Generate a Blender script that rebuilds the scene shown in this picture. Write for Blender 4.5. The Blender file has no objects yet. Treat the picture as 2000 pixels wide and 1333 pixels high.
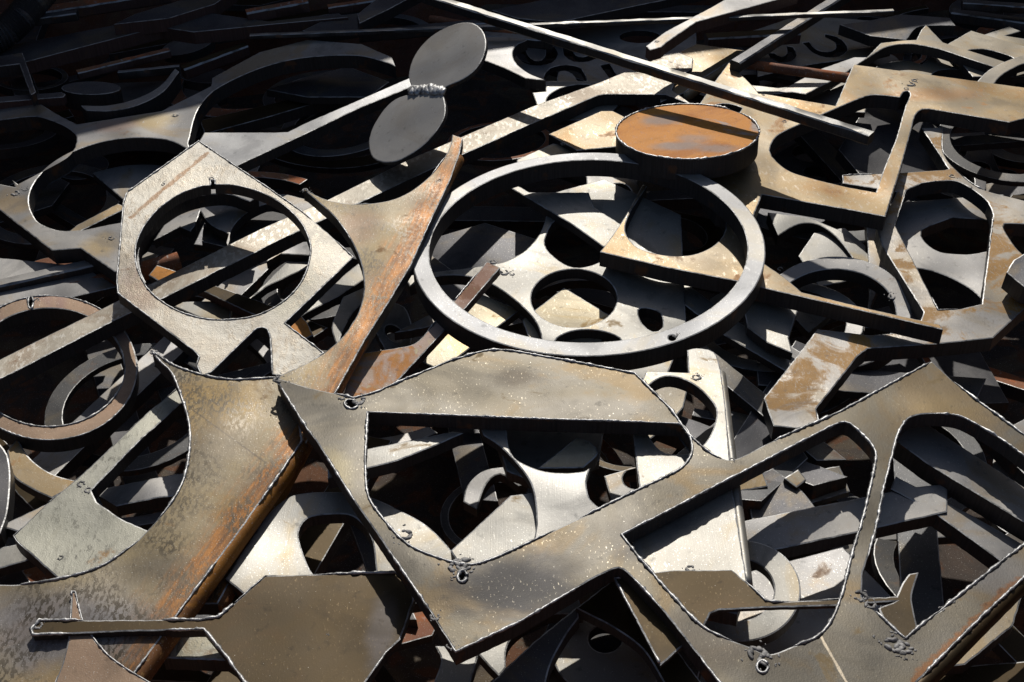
import bpy, bmesh, math, random
from mathutils import Vector, Matrix, noise
from mathutils.geometry import tessellate_polygon
R = math.radians
random.seed(7)
scene = bpy.context.scene
COL = scene.collection

# ------------------------------------------------------------------ camera
PITCH, DIST, FOCAL = 36.0, 2.2, 45.0
F = FOCAL / 36.0 * 2000.0
CP, SP = math.cos(R(PITCH)), math.sin(R(PITCH))
CAM = Vector((0, -DIST * CP, DIST * SP))
cd = bpy.data.cameras.new('camera')
cd.lens = FOCAL; cd.sensor_width = 36.0; cd.clip_start = 0.05; cd.clip_end = 400
cam = bpy.data.objects.new('camera', cd)
cam.location = CAM; cam.rotation_euler = (R(90 - PITCH), 0, 0)
COL.objects.link(cam); scene.camera = cam

# ------------------------------------------------------------------ light
SUN_EL, SUN_AZ = 42.0, 2.0            # the sun stands behind the heap, a little to the right
w = bpy.data.worlds.new('World'); scene.world = w; w.use_nodes = True
nt = w.node_tree; nt.nodes.clear()
sky = nt.nodes.new('ShaderNodeTexSky'); sky.sky_type = 'NISHITA'; sky.sun_disc = False
sky.sun_elevation = R(SUN_EL); sky.sun_rotation = R(SUN_AZ)
bg = nt.nodes.new('ShaderNodeBackground'); bg.inputs['Strength'].default_value = 0.10
out = nt.nodes.new('ShaderNodeOutputWorld')
nt.links.new(sky.outputs[0], bg.inputs['Color']); nt.links.new(bg.outputs[0], out.inputs['Surface'])
sd = bpy.data.lights.new('sun', 'SUN'); sd.energy = 5.0; sd.angle = R(0.53); sd.color = (1.0, 0.97, 0.92)
sun = bpy.data.objects.new('sun', sd); COL.objects.link(sun)
sdir = Vector((math.sin(R(SUN_AZ)) * math.cos(R(SUN_EL)), math.cos(R(SUN_AZ)) * math.cos(R(SUN_EL)), math.sin(R(SUN_EL))))
sun.rotation_euler = sdir.to_track_quat('Z', 'Y').to_euler(); sun.location = sdir * 6
vs = scene.view_settings
vs.view_transform = 'Standard'; vs.look = 'None'; vs.gamma = 1.0; vs.exposure = -0.72; vs.use_curve_mapping = False
scene.cycles.max_bounces = 6; scene.cycles.diffuse_bounces = 3; scene.cycles.glossy_bounces = 3

# ------------------------------------------------------------------ materials
def ramp(nt, src, a, b, ca=(0, 0, 0, 1), cb=(1, 1, 1, 1)):
    n = nt.nodes.new('ShaderNodeMapRange'); n.interpolation_type = 'SMOOTHSTEP'
    n.inputs['From Min'].default_value = a; n.inputs['From Max'].default_value = b
    nt.links.new(src, n.inputs['Value']); return n.outputs['Result']
def mth(nt, op, a, b=None):
    n = nt.nodes.new('ShaderNodeMath'); n.operation = op
    for i, x in enumerate((a, b)):
        if x is None: continue
        if isinstance(x, (int, float)): n.inputs[i].default_value = x
        else: nt.links.new(x, n.inputs[i])
    return n.outputs[0]
def mixc(nt, f, a, b, mode='MIX'):
    n = nt.nodes.new('ShaderNodeMix'); n.data_type = 'RGBA'; n.blend_type = mode
    if isinstance(f, (int, float)): n.inputs[0].default_value = f
    else: nt.links.new(f, n.inputs[0])
    for i, x in ((6, a), (7, b)):
        if isinstance(x, tuple): n.inputs[i].default_value = x if len(x) == 4 else (*x, 1)
        else: nt.links.new(x, n.inputs[i])
    return n.outputs[2]
def noi(nt, vec, scale, detail=4, rough=.55, dist=0.0):
    n = nt.nodes.new('ShaderNodeTexNoise'); n.inputs['Scale'].default_value = scale
    n.inputs['Detail'].default_value = detail; n.inputs['Roughness'].default_value = rough
    n.inputs['Distortion'].default_value = dist
    nt.links.new(vec, n.inputs['Vector']); return n.outputs['Fac']
def scl(nt, vec, s, rot=(0, 0, 0)):
    n = nt.nodes.new('ShaderNodeMapping'); n.inputs['Scale'].default_value = s; n.inputs['Rotation'].default_value = rot
    nt.links.new(vec, n.inputs['Vector']); return n.outputs[0]

def steel(name, c1, c2, rust=(.30, .12, .035), rust_t=.62, flake=(.42, .40, .35), flake_t=.64, flake_s=150, flake_k=.75, rough=.5, metal=.5,
          scratch=.25, bump=.25, grain=0.0, sparkle=.66, stain=(.26, .19, .09), stain_k=.35, warp=.028, spec=.5, edge=None, spots=(), lines=()):
    m = bpy.data.materials.new(name); m.use_nodes = True
    nt = m.node_tree; b = nt.nodes['Principled BSDF']
    tc = nt.nodes.new('ShaderNodeTexCoord'); oi = nt.nodes.new('ShaderNodeObjectInfo')
    add = nt.nodes.new('ShaderNodeVectorMath'); add.operation = 'ADD'
    sc = nt.nodes.new('ShaderNodeVectorMath'); sc.operation = 'SCALE'; sc.inputs['Scale'].default_value = 37.0
    cmb = nt.nodes.new('ShaderNodeCombineXYZ')
    nt.links.new(oi.outputs['Random'], cmb.inputs[0]); nt.links.new(oi.outputs['Random'], cmb.inputs[1])
    nt.links.new(cmb.outputs[0], sc.inputs[0]); nt.links.new(tc.outputs['Object'], add.inputs[0]); nt.links.new(sc.outputs[0], add.inputs[1])
    v = add.outputs[0]
    n1 = noi(nt, v, 6, 4, .6, .4)
    col = mixc(nt, ramp(nt, n1, .36, .64), c1, c2)
    # broad yellow-brown heat and water stains
    n8 = noi(nt, v, 4.3, 5, .62, 1.2)
    col = mixc(nt, mth(nt, 'MULTIPLY', ramp(nt, n8, .50, .64), stain_k), col, stain)
    n2 = noi(nt, v, 11, 6, .62, .6)
    rmask = ramp(nt, n2, rust_t, rust_t + .09)
    n2b = noi(nt, v, 70, 3)
    rcol = mixc(nt, n2b, rust, tuple(x * 1.7 for x in rust[:3]))
    col = mixc(nt, rmask, col, rcol)
    sep = nt.nodes.new('ShaderNodeSeparateXYZ'); nt.links.new(tc.outputs['Object'], sep.inputs[0]); X, Y = sep.outputs[0], sep.outputs[1]
    if edge:        # a straight mill edge that has rusted: (point, direction into the plate, width)
        (ex, ey), (dx, dy), wd = edge
        d = mth(nt, 'ADD', mth(nt, 'MULTIPLY', mth(nt, 'SUBTRACT', X, ex), dx), mth(nt, 'MULTIPLY', mth(nt, 'SUBTRACT', Y, ey), dy))
        al = mth(nt, 'ADD', mth(nt, 'MULTIPLY', X, -dy), mth(nt, 'MULTIPLY', Y, dx))
        st = nt.nodes.new('ShaderNodeCombineXYZ'); nt.links.new(mth(nt, 'MULTIPLY', d, 95.0), st.inputs[0]); nt.links.new(mth(nt, 'MULTIPLY', al, 9.0), st.inputs[1])
        streak = noi(nt, st.outputs[0], 1.0, 6, .7, .3)      # runs along the rolled edge
        d = mth(nt, 'ADD', d, mth(nt, 'MULTIPLY', mth(nt, 'SUBTRACT', noi(nt, v, 24, 6, .65), .5), wd * 1.1))
        d = mth(nt, 'ADD', d, mth(nt, 'MULTIPLY', mth(nt, 'SUBTRACT', streak, .5), wd * 1.2))
        em = mth(nt, 'ADD', mth(nt, 'MULTIPLY', ramp(nt, d, wd, wd * .2), .45), mth(nt, 'MULTIPLY', ramp(nt, d, wd * .55, wd * .15), .5))
        ecol = mixc(nt, ramp(nt, streak, .38, .6), (.30, .125, .026), (.12, .05, .015))
        ecol = mixc(nt, mth(nt, 'MULTIPLY', ramp(nt, noi(nt, v, 210, 3, .6), .58, .64), .4), ecol, (.36, .16, .04))
        col = mixc(nt, em, col, ecol)
    for (sx, sy), (rx, ry), scol, sk in spots:      # stains, burnt patches
        q = mth(nt, 'SQRT', mth(nt, 'ADD', mth(nt, 'POWER', mth(nt, 'DIVIDE', mth(nt, 'SUBTRACT', X, sx), rx), 2), mth(nt, 'POWER', mth(nt, 'DIVIDE', mth(nt, 'SUBTRACT', Y, sy), ry), 2)))
        q = mth(nt, 'ADD', q, mth(nt, 'MULTIPLY', mth(nt, 'SUBTRACT', noi(nt, v, 18, 5, .6, .5), .5), 1.1))
        col = mixc(nt, mth(nt, 'MULTIPLY', ramp(nt, q, 1.3, .4), sk), col, scol)
    for (ax, ay), (bx, by), wd, lcol, lk in lines:  # streaks and scratches from a to b
        L2 = (bx - ax) ** 2 + (by - ay) ** 2
        dX, dY = mth(nt, 'SUBTRACT', X, ax), mth(nt, 'SUBTRACT', Y, ay)
        t = mth(nt, 'DIVIDE', mth(nt, 'ADD', mth(nt, 'MULTIPLY', dX, bx - ax), mth(nt, 'MULTIPLY', dY, by - ay)), L2)
        t = mth(nt, 'MINIMUM', mth(nt, 'MAXIMUM', t, 0), 1)
        q = mth(nt, 'SQRT', mth(nt, 'ADD', mth(nt, 'POWER', mth(nt, 'SUBTRACT', dX, mth(nt, 'MULTIPLY', t, bx - ax)), 2), mth(nt, 'POWER', mth(nt, 'SUBTRACT', dY, mth(nt, 'MULTIPLY', t, by - ay)), 2)))
        q = mth(nt, 'ADD', q, mth(nt, 'MULTIPLY', mth(nt, 'SUBTRACT', noi(nt, v, 45, 5, .65), .5), wd * 2.6))
        col = mixc(nt, mth(nt, 'MULTIPLY', ramp(nt, q, wd, wd * .4), lk), col, lcol)
    # small flakes of scale, stretched a little along the rolling direction
    vf = scl(nt, v, (1.0, .45, 1.0), (0, 0, .7))
    n3 = noi(nt, vf, flake_s, 3, .6)
    n3m = mth(nt, 'MULTIPLY', ramp(nt, n3, flake_t, flake_t + .05), ramp(nt, noi(nt, v, 13, 3), .35, .62))
    col = mixc(nt, mth(nt, 'MULTIPLY', n3m, flake_k), col, flake)
    n5 = noi(nt, v, 470, 2, .5)
    spm = ramp(nt, n5, sparkle, sparkle + .04)
    col = mixc(nt, mth(nt, 'MULTIPLY', spm, .5), col, (.66, .63, .56))  # fine flake specks, their sparkle painted in as lighter colour
    # dark pits and stains
    n6 = noi(nt, v, 45, 5, .65)
    col = mixc(nt, mth(nt, 'MULTIPLY', ramp(nt, n6, .42, .28), .55), col, tuple(x * .35 for x in c1[:3]))
    col = mixc(nt, mth(nt, 'MULTIPLY', ramp(nt, n8, .46, .34), .45), col, tuple(x * .5 for x in c1[:3]))
    # scratches
    s1 = ramp(nt, noi(nt, scl(nt, v, (4, 260, 4), (0, 0, .5)), 1.0, 2, .5), .75, .79)
    s = mth(nt, 'MULTIPLY', s1, scratch)
    col = mixc(nt, s, col, (.55, .53, .49))
    b.inputs['Specular IOR Level'].default_value = spec
    nt.links.new(col, b.inputs['Base Color'])
    r = mth(nt, 'ADD', mth(nt, 'MULTIPLY', n1, .24), rough - .09)
    r = mth(nt, 'ADD', r, mth(nt, 'MULTIPLY', rmask, .15))
    r = mth(nt, 'SUBTRACT', r, mth(nt, 'MULTIPLY', mth(nt, 'MAXIMUM', n3m, spm), .12))
    nt.links.new(r, b.inputs['Roughness'])
    nt.links.new(mth(nt, 'SUBTRACT', metal, mth(nt, 'MULTIPLY', rmask, metal * .75)), b.inputs['Metallic'])
    h = mth(nt, 'ADD', mth(nt, 'MULTIPLY', n3, .6), mth(nt, 'ADD', mth(nt, 'MULTIPLY', n6, .8), mth(nt, 'MULTIPLY', n5, .5)))
    if grain:
        h = mth(nt, 'ADD', h, mth(nt, 'MULTIPLY', noi(nt, scl(nt, v, (700, 8, 8)), 1, 2), grain))
    bp = nt.nodes.new('ShaderNodeBump'); bp.inputs['Strength'].default_value = bump; bp.inputs['Distance'].default_value = .0012
    wv = nt.nodes.new('ShaderNodeBump'); wv.inputs['Strength'].default_value = 1.0; wv.inputs['Distance'].default_value = warp     # plates are never quite flat
    nt.links.new(noi(nt, v, 4.5, 1, .4), wv.inputs['Height']); nt.links.new(wv.outputs[0], bp.inputs['Normal'])
    nt.links.new(h, bp.inputs['Height']); nt.links.new(bp.outputs[0], b.inputs['Normal'])
    return m

SPEC = {
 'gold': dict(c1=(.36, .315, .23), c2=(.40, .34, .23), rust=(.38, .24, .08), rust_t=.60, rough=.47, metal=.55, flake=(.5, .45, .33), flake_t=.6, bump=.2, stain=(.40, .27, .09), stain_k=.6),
 'edgerust': dict(spec=.25, c1=(.30, .12, .022), c2=(.37, .16, .03), rust=(.13, .055, .018), rust_t=.5, flake=(.40, .22, .07), flake_t=.58, flake_s=160, flake_k=.6, rough=.55, metal=.25, bump=.3, stain=(.15, .06, .02), stain_k=.6),
 'hex': dict(spec=.35, c1=(.50, .45, .36), c2=(.60, .555, .47), rust=(.28, .16, .08), rust_t=.60, flake=(.24, .19, .125), flake_t=.49, flake_s=105, flake_k=.7, rough=.5, metal=.25, bump=.8, warp=.018, scratch=.1, stain=(.30, .23, .15), stain_k=.6),
 'mill': dict(c1=(.24, .23, .22), c2=(.34, .32, .29), rust=(.19, .115, .065), rust_t=.64, stain=(.28, .20, .10), stain_k=.6, rough=.49, metal=.45, bump=.14),
 'ringmill': dict(c1=(.25, .247, .245), c2=(.32, .312, .30), rust_t=.70, stain=(.32, .27, .18), stain_k=.45, flake=(.17, .165, .16), flake_t=.62, flake_s=60, bump=.16, rough=.5, metal=.4),
 'bright': dict(c1=(.25, .24, .215), c2=(.32, .298, .255), rust=(.25, .17, .075), rust_t=.64, flake=(.44, .42, .375), rough=.47, metal=.55, scratch=.35, bump=.12, grain=.7, stain=(.29, .215, .105), stain_k=.65),
 'white': dict(c1=(.25, .24, .22), c2=(.32, .305, .275), rust_t=.80, rough=.45, metal=.6, scratch=.3, bump=.15, grain=1.0, stain=(.30, .25, .16), stain_k=.4),
 'tan': dict(spec=.22, c1=(.100, .090, .073), c2=(.125, .107, .077), rust=(.14, .098, .045), rust_t=.62, flake=(.27, .235, .165), flake_t=.62, flake_s=330, flake_k=.3, rough=.46, metal=.6, stain=(.13, .09, .043), stain_k=.7, bump=.16, sparkle=.735),
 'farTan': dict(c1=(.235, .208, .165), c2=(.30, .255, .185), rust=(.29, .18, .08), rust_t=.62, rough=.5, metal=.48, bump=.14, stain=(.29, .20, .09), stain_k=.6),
 'ochre': dict(c1=(.25, .20, .13), c2=(.29, .205, .10), rust=(.29, .145, .04), rust_t=.58, rough=.49, metal=.5, bump=.14, flake=(.38, .33, .27), flake_t=.58, flake_s=120, flake_k=.5, scratch=.2, stain=(.28, .155, .045), stain_k=.65),
 'brown': dict(spec=.25, c1=(.055, .038, .018), c2=(.070, .047, .020), rust=(.075, .068, .07), rust_t=.68, rough=.5, metal=.5, flake=(.13, .088, .038), flake_t=.62, flake_s=320, flake_k=.5, bump=.07, sparkle=.73, stain=(.075, .043, .017), stain_k=.4, warp=.015),
 'rusty': dict(spec=.15, c1=(.60, .25, .05), c2=(.68, .29, .058), rust=(.36, .30, .26), rust_t=.59, rough=.6, metal=.05, flake=(.34, .12, .03), flake_t=.58, flake_s=120, flake_k=.5, scratch=.1, bump=.25, stain=(.40, .14, .03), stain_k=.7),
 'redrust': dict(spec=.25, c1=(.22, .09, .05), c2=(.30, .125, .06), rust=(.30, .10, .04), rust_t=.5, rough=.7, metal=.08, flake=(.45, .40, .36), flake_t=.6, flake_s=90, scratch=.05, bump=.6),
 'pinkrust': dict(c1=(.36, .25, .20), c2=(.42, .29, .22), rust=(.40, .17, .04), rust_t=.47, rough=.62, metal=.15, flake=(.23, .20, .06), flake_t=.6, flake_s=80, scratch=.05, bump=.4),
 'flaky': dict(c1=(.30, .26, .20), c2=(.39, .35, .28), rust=(.17, .095, .045), rust_t=.58, flake=(.60, .56, .48), flake_t=.52, flake_s=115, flake_k=.7, rough=.49, metal=.42, bump=.4, scratch=.1, stain=(.20, .135, .08), stain_k=.6),
 'lichen': dict(c1=(.34, .325, .255), c2=(.42, .40, .325), rust=(.26, .16, .07), rust_t=.64, flake=(.15, .14, .105), flake_t=.54, flake_s=130, rough=.55, metal=.3, bump=.45, scratch=.1, stain=(.30, .24, .13), stain_k=.6),
 'brownring': dict(c1=(.27, .185, .12), c2=(.33, .22, .145), rust_t=.68, rough=.6, flake_t=.66, stain=(.22, .13, .12), stain_k=.6),
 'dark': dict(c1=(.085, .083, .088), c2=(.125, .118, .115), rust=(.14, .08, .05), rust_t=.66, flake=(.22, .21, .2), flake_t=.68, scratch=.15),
 'deep': dict(c1=(.06, .058, .057), c2=(.09, .085, .078), rust=(.10, .055, .03), rust_t=.60, flake=(.16, .15, .14), flake_t=.66, scratch=.1, metal=.2),  # steel darkened in its colour to imitate the shade down in the heap
 'patch': dict(c1=(.33, .31, .285), c2=(.28, .235, .17), rust=(.27, .145, .036), rust_t=.47, rough=.5, metal=.42, bump=.16, flake=(.34, .30, .24), flake_t=.55, flake_s=240, flake_k=.6),
 'disc': dict(spec=.35, c1=(.31, .295, .275), c2=(.35, .33, .30), rust_t=.72, rough=.52, metal=.35, flake=(.44, .42, .38), flake_t=.6, flake_s=40, flake_k=.35, scratch=.5, bump=.1, stain=(.24, .2, .15), stain_k=.4),
 'rolled': dict(spec=.3, c1=(.205, .17, .115), c2=(.245, .19, .105), rust=(.20, .115, .042), rust_t=.61, flake=(.070, .054, .033), flake_t=.48, flake_s=190, flake_k=.85, rough=.5, metal=.4, bump=.2, stain=(.23, .145, .05), stain_k=.7),
}
M = {k: steel(k + '_scale', **v) for k, v in SPEC.items()}

def cutmat(name, c, rough=.5, metal=.5):
    m = bpy.data.materials.new(name); m.use_nodes = True
    nt = m.node_tree; b = nt.nodes['Principled BSDF']
    tc = nt.nodes.new('ShaderNodeTexCoord')
    v = scl(nt, tc.outputs['Object'], (320, 320, 9))
    n = noi(nt, v, 1, 3, .5)
    n2 = noi(nt, tc.outputs['Object'], 22, 5, .6)
    col = mixc(nt, n, tuple(x * .45 for x in c), tuple(x * 1.6 for x in c))
    col = mixc(nt, ramp(nt, n2, .58, .72), col, (.16, .085, .045))
    nt.links.new(col, b.inputs['Base Color']); b.inputs['Metallic'].default_value = metal
    nt.links.new(mth(nt, 'ADD', mth(nt, 'MULTIPLY', n2, .2), rough - .1), b.inputs['Roughness'])
    bp = nt.nodes.new('ShaderNodeBump'); bp.inputs['Strength'].default_value = .5; bp.inputs['Distance'].default_value = .0015
    nt.links.new(n, bp.inputs['Height']); nt.links.new(bp.outputs[0], b.inputs['Normal'])
    return m
CUT = cutmat('flame_cut_face', (.058, .055, .053))
REDCUT = cutmat('reddish_cut_face', (.10, .058, .048), .55, .3)

def slagmat(name, c, metal=.6, rough=.42, sc2=60):
    m = bpy.data.materials.new(name); m.use_nodes = True
    nt = m.node_tree; b = nt.nodes['Principled BSDF']
    tc = nt.nodes.new('ShaderNodeTexCoord')
    n = noi(nt, tc.outputs['Object'], 240, 5, .65); n2 = noi(nt, tc.outputs['Object'], sc2, 5, .65)
    col = mixc(nt, ramp(nt, n2, .36, .56), tuple(x * .35 for x in c), c)
    nt.links.new(col, b.inputs['Base Color']); b.inputs['Metallic'].default_value = metal
    nt.links.new(mth(nt, 'ADD', mth(nt, 'MULTIPLY', n, .3), rough - .12), b.inputs['Roughness'])
    bp = nt.nodes.new('ShaderNodeBump'); bp.inputs['Strength'].default_value = .5; bp.inputs['Distance'].default_value = .0015
    nt.links.new(n, bp.inputs['Height']); nt.links.new(bp.outputs[0], b.inputs['Normal'])
    return m
SLAG = slagmat('silver_slag', (.50, .49, .47), .6, .42)
LIP = slagmat('cut_lip', (.42, .41, .39), .55, .44, 34)
CRUST = slagmat('dull_slag_crust', (.30, .285, .265), .25, .6)

# ------------------------------------------------------------------ tracing helpers
def ray(u, v):
    x, y = (u - 1000) / F, (666.5 - v) / F
    return Vector((x, CP + y * SP, -SP + y * CP))
def at_z(u, v, z):
    d = ray(u, v); return CAM + d * ((z - CAM.z) / d.z)
def parse(s):
    if isinstance(s, (list, tuple)): return s
    s = s.strip()
    if s[0] == 'E':
        p = [float(x) for x in s[1:].split()]
        cx, cy, a, b = p[:4]; ro = R(p[4]) if len(p) > 4 else 0
        n = max(16, int((a + b) * .55)); o = []
        for i in range(n):
            t = 2 * math.pi * i / n; x, y = a * math.cos(t), b * math.sin(t)
            o.append((cx + x * math.cos(ro) - y * math.sin(ro), cy + x * math.sin(ro) + y * math.cos(ro)))
        return o
    pts = []
    for t in s.split():
        sm = t.endswith('s'); a, b = t.rstrip('s').split(','); pts.append((float(a), float(b), sm))
    o = []; n = len(pts)
    for i in range(n):
        p1, p2 = pts[i], pts[(i + 1) % n]
        o.append(p1[:2])
        if not (p1[2] or p2[2]): continue
        p0, p3 = pts[i - 1], pts[(i + 2) % n]
        m1 = ((p2[0] - p0[0]) / 2, (p2[1] - p0[1]) / 2) if p1[2] else (p2[0] - p1[0], p2[1] - p1[1])
        m2 = ((p3[0] - p1[0]) / 2, (p3[1] - p1[1]) / 2) if p2[2] else (p2[0] - p1[0], p2[1] - p1[1])
        L = math.hypot(p2[0] - p1[0], p2[1] - p1[1]); k = max(2, int(L / 9))
        # keep the tangents no longer than the span
        m1 = tuple(x * min(1, L / (math.hypot(*m1) + 1e-6)) for x in m1); m2 = tuple(x * min(1, L / (math.hypot(*m2) + 1e-6)) for x in m2)
        for j in range(1, k):
            t = j / k; t2, t3 = t * t, t * t * t
            h = (2 * t3 - 3 * t2 + 1, t3 - 2 * t2 + t, -2 * t3 + 3 * t2, t3 - t2)
            o.append(tuple(h[0] * p1[q] + h[1] * m1[q] + h[2] * p2[q] + h[3] * m2[q] for q in (0, 1)))
    return o
def area(l): return .5 * sum(l[i - 1][0] * l[i][1] - l[i][0] * l[i - 1][1] for i in range(len(l)))
def resample(l, step, jit, rnd):
    o = []; n = len(l)
    for i in range(n):
        a, b = l[i], l[(i + 1) % n]; L = math.hypot(b[0] - a[0], b[1] - a[1])
        if L < 1e-5: continue
        o.append(a); k = max(1, int(L / step)); nx, ny = (b[1] - a[1]) / L, -(b[0] - a[0]) / L
        for j in range(1, k):
            t = j / k; d = rnd.gauss(0, jit); o.append((a[0] + (b[0] - a[0]) * t + nx * d, a[1] + (b[1] - a[1]) * t + ny * d))
    return o
def inset(l, c):
    o = []; n = len(l)
    for i in range(n):
        p, q, r = l[i - 1], l[i], l[(i + 1) % n]
        d1 = Vector((q[0] - p[0], q[1] - p[1])); d2 = Vector((r[0] - q[0], r[1] - q[1]))
        d1 = d1.normalized() if d1.length > 1e-9 else d2.normalized(); d2 = d2.normalized() if d2.length > 1e-9 else d1
        nn = Vector((-d1.y - d2.y, d1.x + d2.x)); L = nn.length
        if L < .3: o.append((q[0] - d1.y * c, q[1] + d1.x * c)); continue
        nn /= L; k = c / max(.45, nn.dot(Vector((-d1.y, d1.x))))
        o.append((q[0] + nn.x * k, q[1] + nn.y * k))
    return o
def tag(o, label=None, cat=None, group=None, kind=None):
    if label: o['label'] = label
    if cat: o['category'] = cat
    if group: o['group'] = group
    if kind: o['kind'] = kind
    return o

def slab_mesh(name, loops, T, c):
    A = [inset(l, c) for l in loops]
    verts, faces, mats = [], [], []
    flatA = [p for l in A for p in l]; flat = [p for l in loops for p in l]
    n = len(flat)
    verts += [(x, y, 0) for x, y in flatA] + [(x, y, -c * .38) for x, y in flat] + [(x, y, -T + c * .6) for x, y in flat] + [(x, y, -T) for x, y in flatA]
    def tess(ls):
        tris = tessellate_polygon([[Vector((x, y, 0)) for x, y in l] for l in ls]); fl = [p for l in ls for p in l]; o = []
        for t in tris:
            a, b, d = (fl[k] for k in t); s = (b[0] - a[0]) * (d[1] - a[1]) - (b[1] - a[1]) * (d[0] - a[0])
            if abs(s) < 1e-12: continue
            o.append(tuple(t) if s > 0 else (t[0], t[2], t[1]))
        return o
    tr = tess(A)
    for t in tr:
        faces.append(t); mats.append(0); faces.append((t[2] + 3 * n, t[1] + 3 * n, t[0] + 3 * n)); mats.append(2)
    off = 0
    for l in loops:
        k = len(l)
        for i in range(k):
            a, b = off + i, off + (i + 1) % k
            for lv, mi in ((0, 1), (1, 2), (2, 2)):
                faces.append((a + lv * n, a + (lv + 1) * n, b + (lv + 1) * n, b + lv * n)); mats.append(mi)
        off += k
    me = bpy.data.meshes.new(name); me.from_pydata(verts, [], faces)
    me.polygons.foreach_set('material_index', mats); me.polygons.foreach_set('use_smooth', [True] * len(faces))
    me.set_sharp_from_angle(angle=R(13)); me.update()
    return me

def bead_mesh(name, loops, density, rmax, rnd, segs=None):
    verts, faces = [], []
    for l in loops:
        pts = []; n = len(l); step = .0034
        for i in range(n):
            a, b = l[i], l[(i + 1) % n]; L = math.hypot(b[0] - a[0], b[1] - a[1]); k = max(1, round(L / step))
            for j in range(k): pts.append((a[0] + (b[0] - a[0]) * j / k, a[1] + (b[1] - a[1]) * j / k))
        o1 = rnd.random() * 900; run = []
        def flush():
            if len(run) < 3: run.clear(); return
            base = len(verts); K = 5
            for i, (p, r) in enumerate(run):
                q = run[min(i + 1, len(run) - 1)][0]; s = run[max(i - 1, 0)][0]
                tx, ty = q[0] - s[0], q[1] - s[1]; L = math.hypot(tx, ty) or 1; nx, ny = -ty / L, tx / L
                for j in range(K):
                    an = 2 * math.pi * j / K + .3; rr = r * (.75 + .5 * rnd.random())
                    verts.append((p[0] + nx * rr * math.cos(an), p[1] + ny * rr * math.cos(an), rr * math.sin(an) * .8 + r * .35))
            for i in range(len(run) - 1):
                for j in range(K):
                    a = base + i * K + j; b = base + i * K + (j + 1) % K; faces.append((a, b, b + K, a + K))
            m = len(run) - 1
            faces.append(tuple(base + j for j in range(K))[::-1]); faces.append(tuple(base + m * K + j for j in range(K))); run.clear()
        for i, p in enumerate(pts):
            s = i * step
            m = noise.noise((s * 9 + o1, o1, 0)) * .5 + .5
            if m > 1 - density:
                f = min(1, (m - 1 + density) / .08)
                r = rmax * f * (.5 + .45 * abs(noise.noise((s * 90, o1, 3))) * 2 + .25 * rnd.random())
                run.append((p, r))
            else: flush()
        flush()
    if not faces: return None
    me = bpy.data.meshes.new(name); me.from_pydata(verts, [], faces); me.polygons.foreach_set('use_smooth', [True] * len(faces)); me.update()
    return me

THINGS = {}
def P(name, label, cat, h, tilt, T, mat, outline, holes=(), burr=.25, rb=.0022, cmf=.0020, side=None, anchor=None, group=None, edge=None, jit=.00025, blobs=(), spots=(), lines=()):
    """one plate: its outline is unprojected on to its own plane (height h at the anchor, tilt in degrees to the right / to the viewer), then given thickness"""
    ol = parse(outline); hl = [parse(x) for x in holes]
    if anchor is None: anchor = (sum(p[0] for p in ol) / len(ol), sum(p[1] for p in ol) / len(ol))
    rnd = random.Random(name + label)
    p0 = at_z(anchor[0], anchor[1], h)
    n = Vector((math.sin(R(tilt[0])), -math.sin(R(tilt[1])), 1)).normalized()
    X = (Vector((1, 0, 0)) - n * n.x).normalized(); Y = n.cross(X)
    def loc(u, v):
        d = ray(u, v); q = CAM + d * ((p0 - CAM).dot(n) / d.dot(n)) - p0
        return (q.dot(X), q.dot(Y))
    loops = []
    for i, l in enumerate([ol] + hl):
        q = [loc(u, v) for u, v in l]
        if (area(q) > 0) != (i == 0): q.reverse()
        loops.append(resample(q, .007, jit, rnd))
    me = slab_mesh(name, loops, T, min(cmf, T * .3))
    o = bpy.data.objects.new(name, me); COL.objects.link(o)
    o.matrix_world = Matrix(((X.x, Y.x, n.x, p0.x), (X.y, Y.y, n.y, p0.y), (X.z, Y.z, n.z, p0.z), (0, 0, 0, 1)))
    if edge or spots or lines:
        kw = dict(SPEC[mat])
        if edge:
            a, b, wd = edge; la, lb = Vector(loc(*a)), Vector(loc(*b)); t = (lb - la).normalized(); nn = Vector((-t.y, t.x))
            if (Vector(loc(*anchor)) - la).dot(nn) < 0: nn = -nn
            kw['edge'] = ((la.x, la.y), (nn.x, nn.y), wd)
        kw['spots'] = [(loc(u, v), (abs(loc(u + ru, v)[0] - loc(u, v)[0]), abs(loc(u, v + rv)[1] - loc(u, v)[1])), c, k) for u, v, ru, rv, c, k in spots]
        kw['lines'] = [(loc(u1, v1), loc(u2, v2), wd_, c, k) for u1, v1, u2, v2, wd_, c, k in lines]
        mt = steel(name + '_scale', **kw)
    else: mt = M[mat]
    for m in (mt, LIP, side or CUT): me.materials.append(m)
    tag(o, label, cat, group)
    if burr > 0:
        bm = bead_mesh('slag_bead', loops, burr, rb, rnd)
        if bm:
            bo = bpy.data.objects.new('slag_bead', bm); COL.objects.link(bo); bo.parent = o; bm.materials.append(SLAG); bo['kind'] = 'stuff'
    for b in blobs: blob(o, loc(b[0], b[1]), b[2] * .001, rnd, b[3] if len(b) > 3 else 6)
    o_info = dict(obj=o, loc=loc); THINGS.setdefault(label, o_info)
    return o

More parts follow.
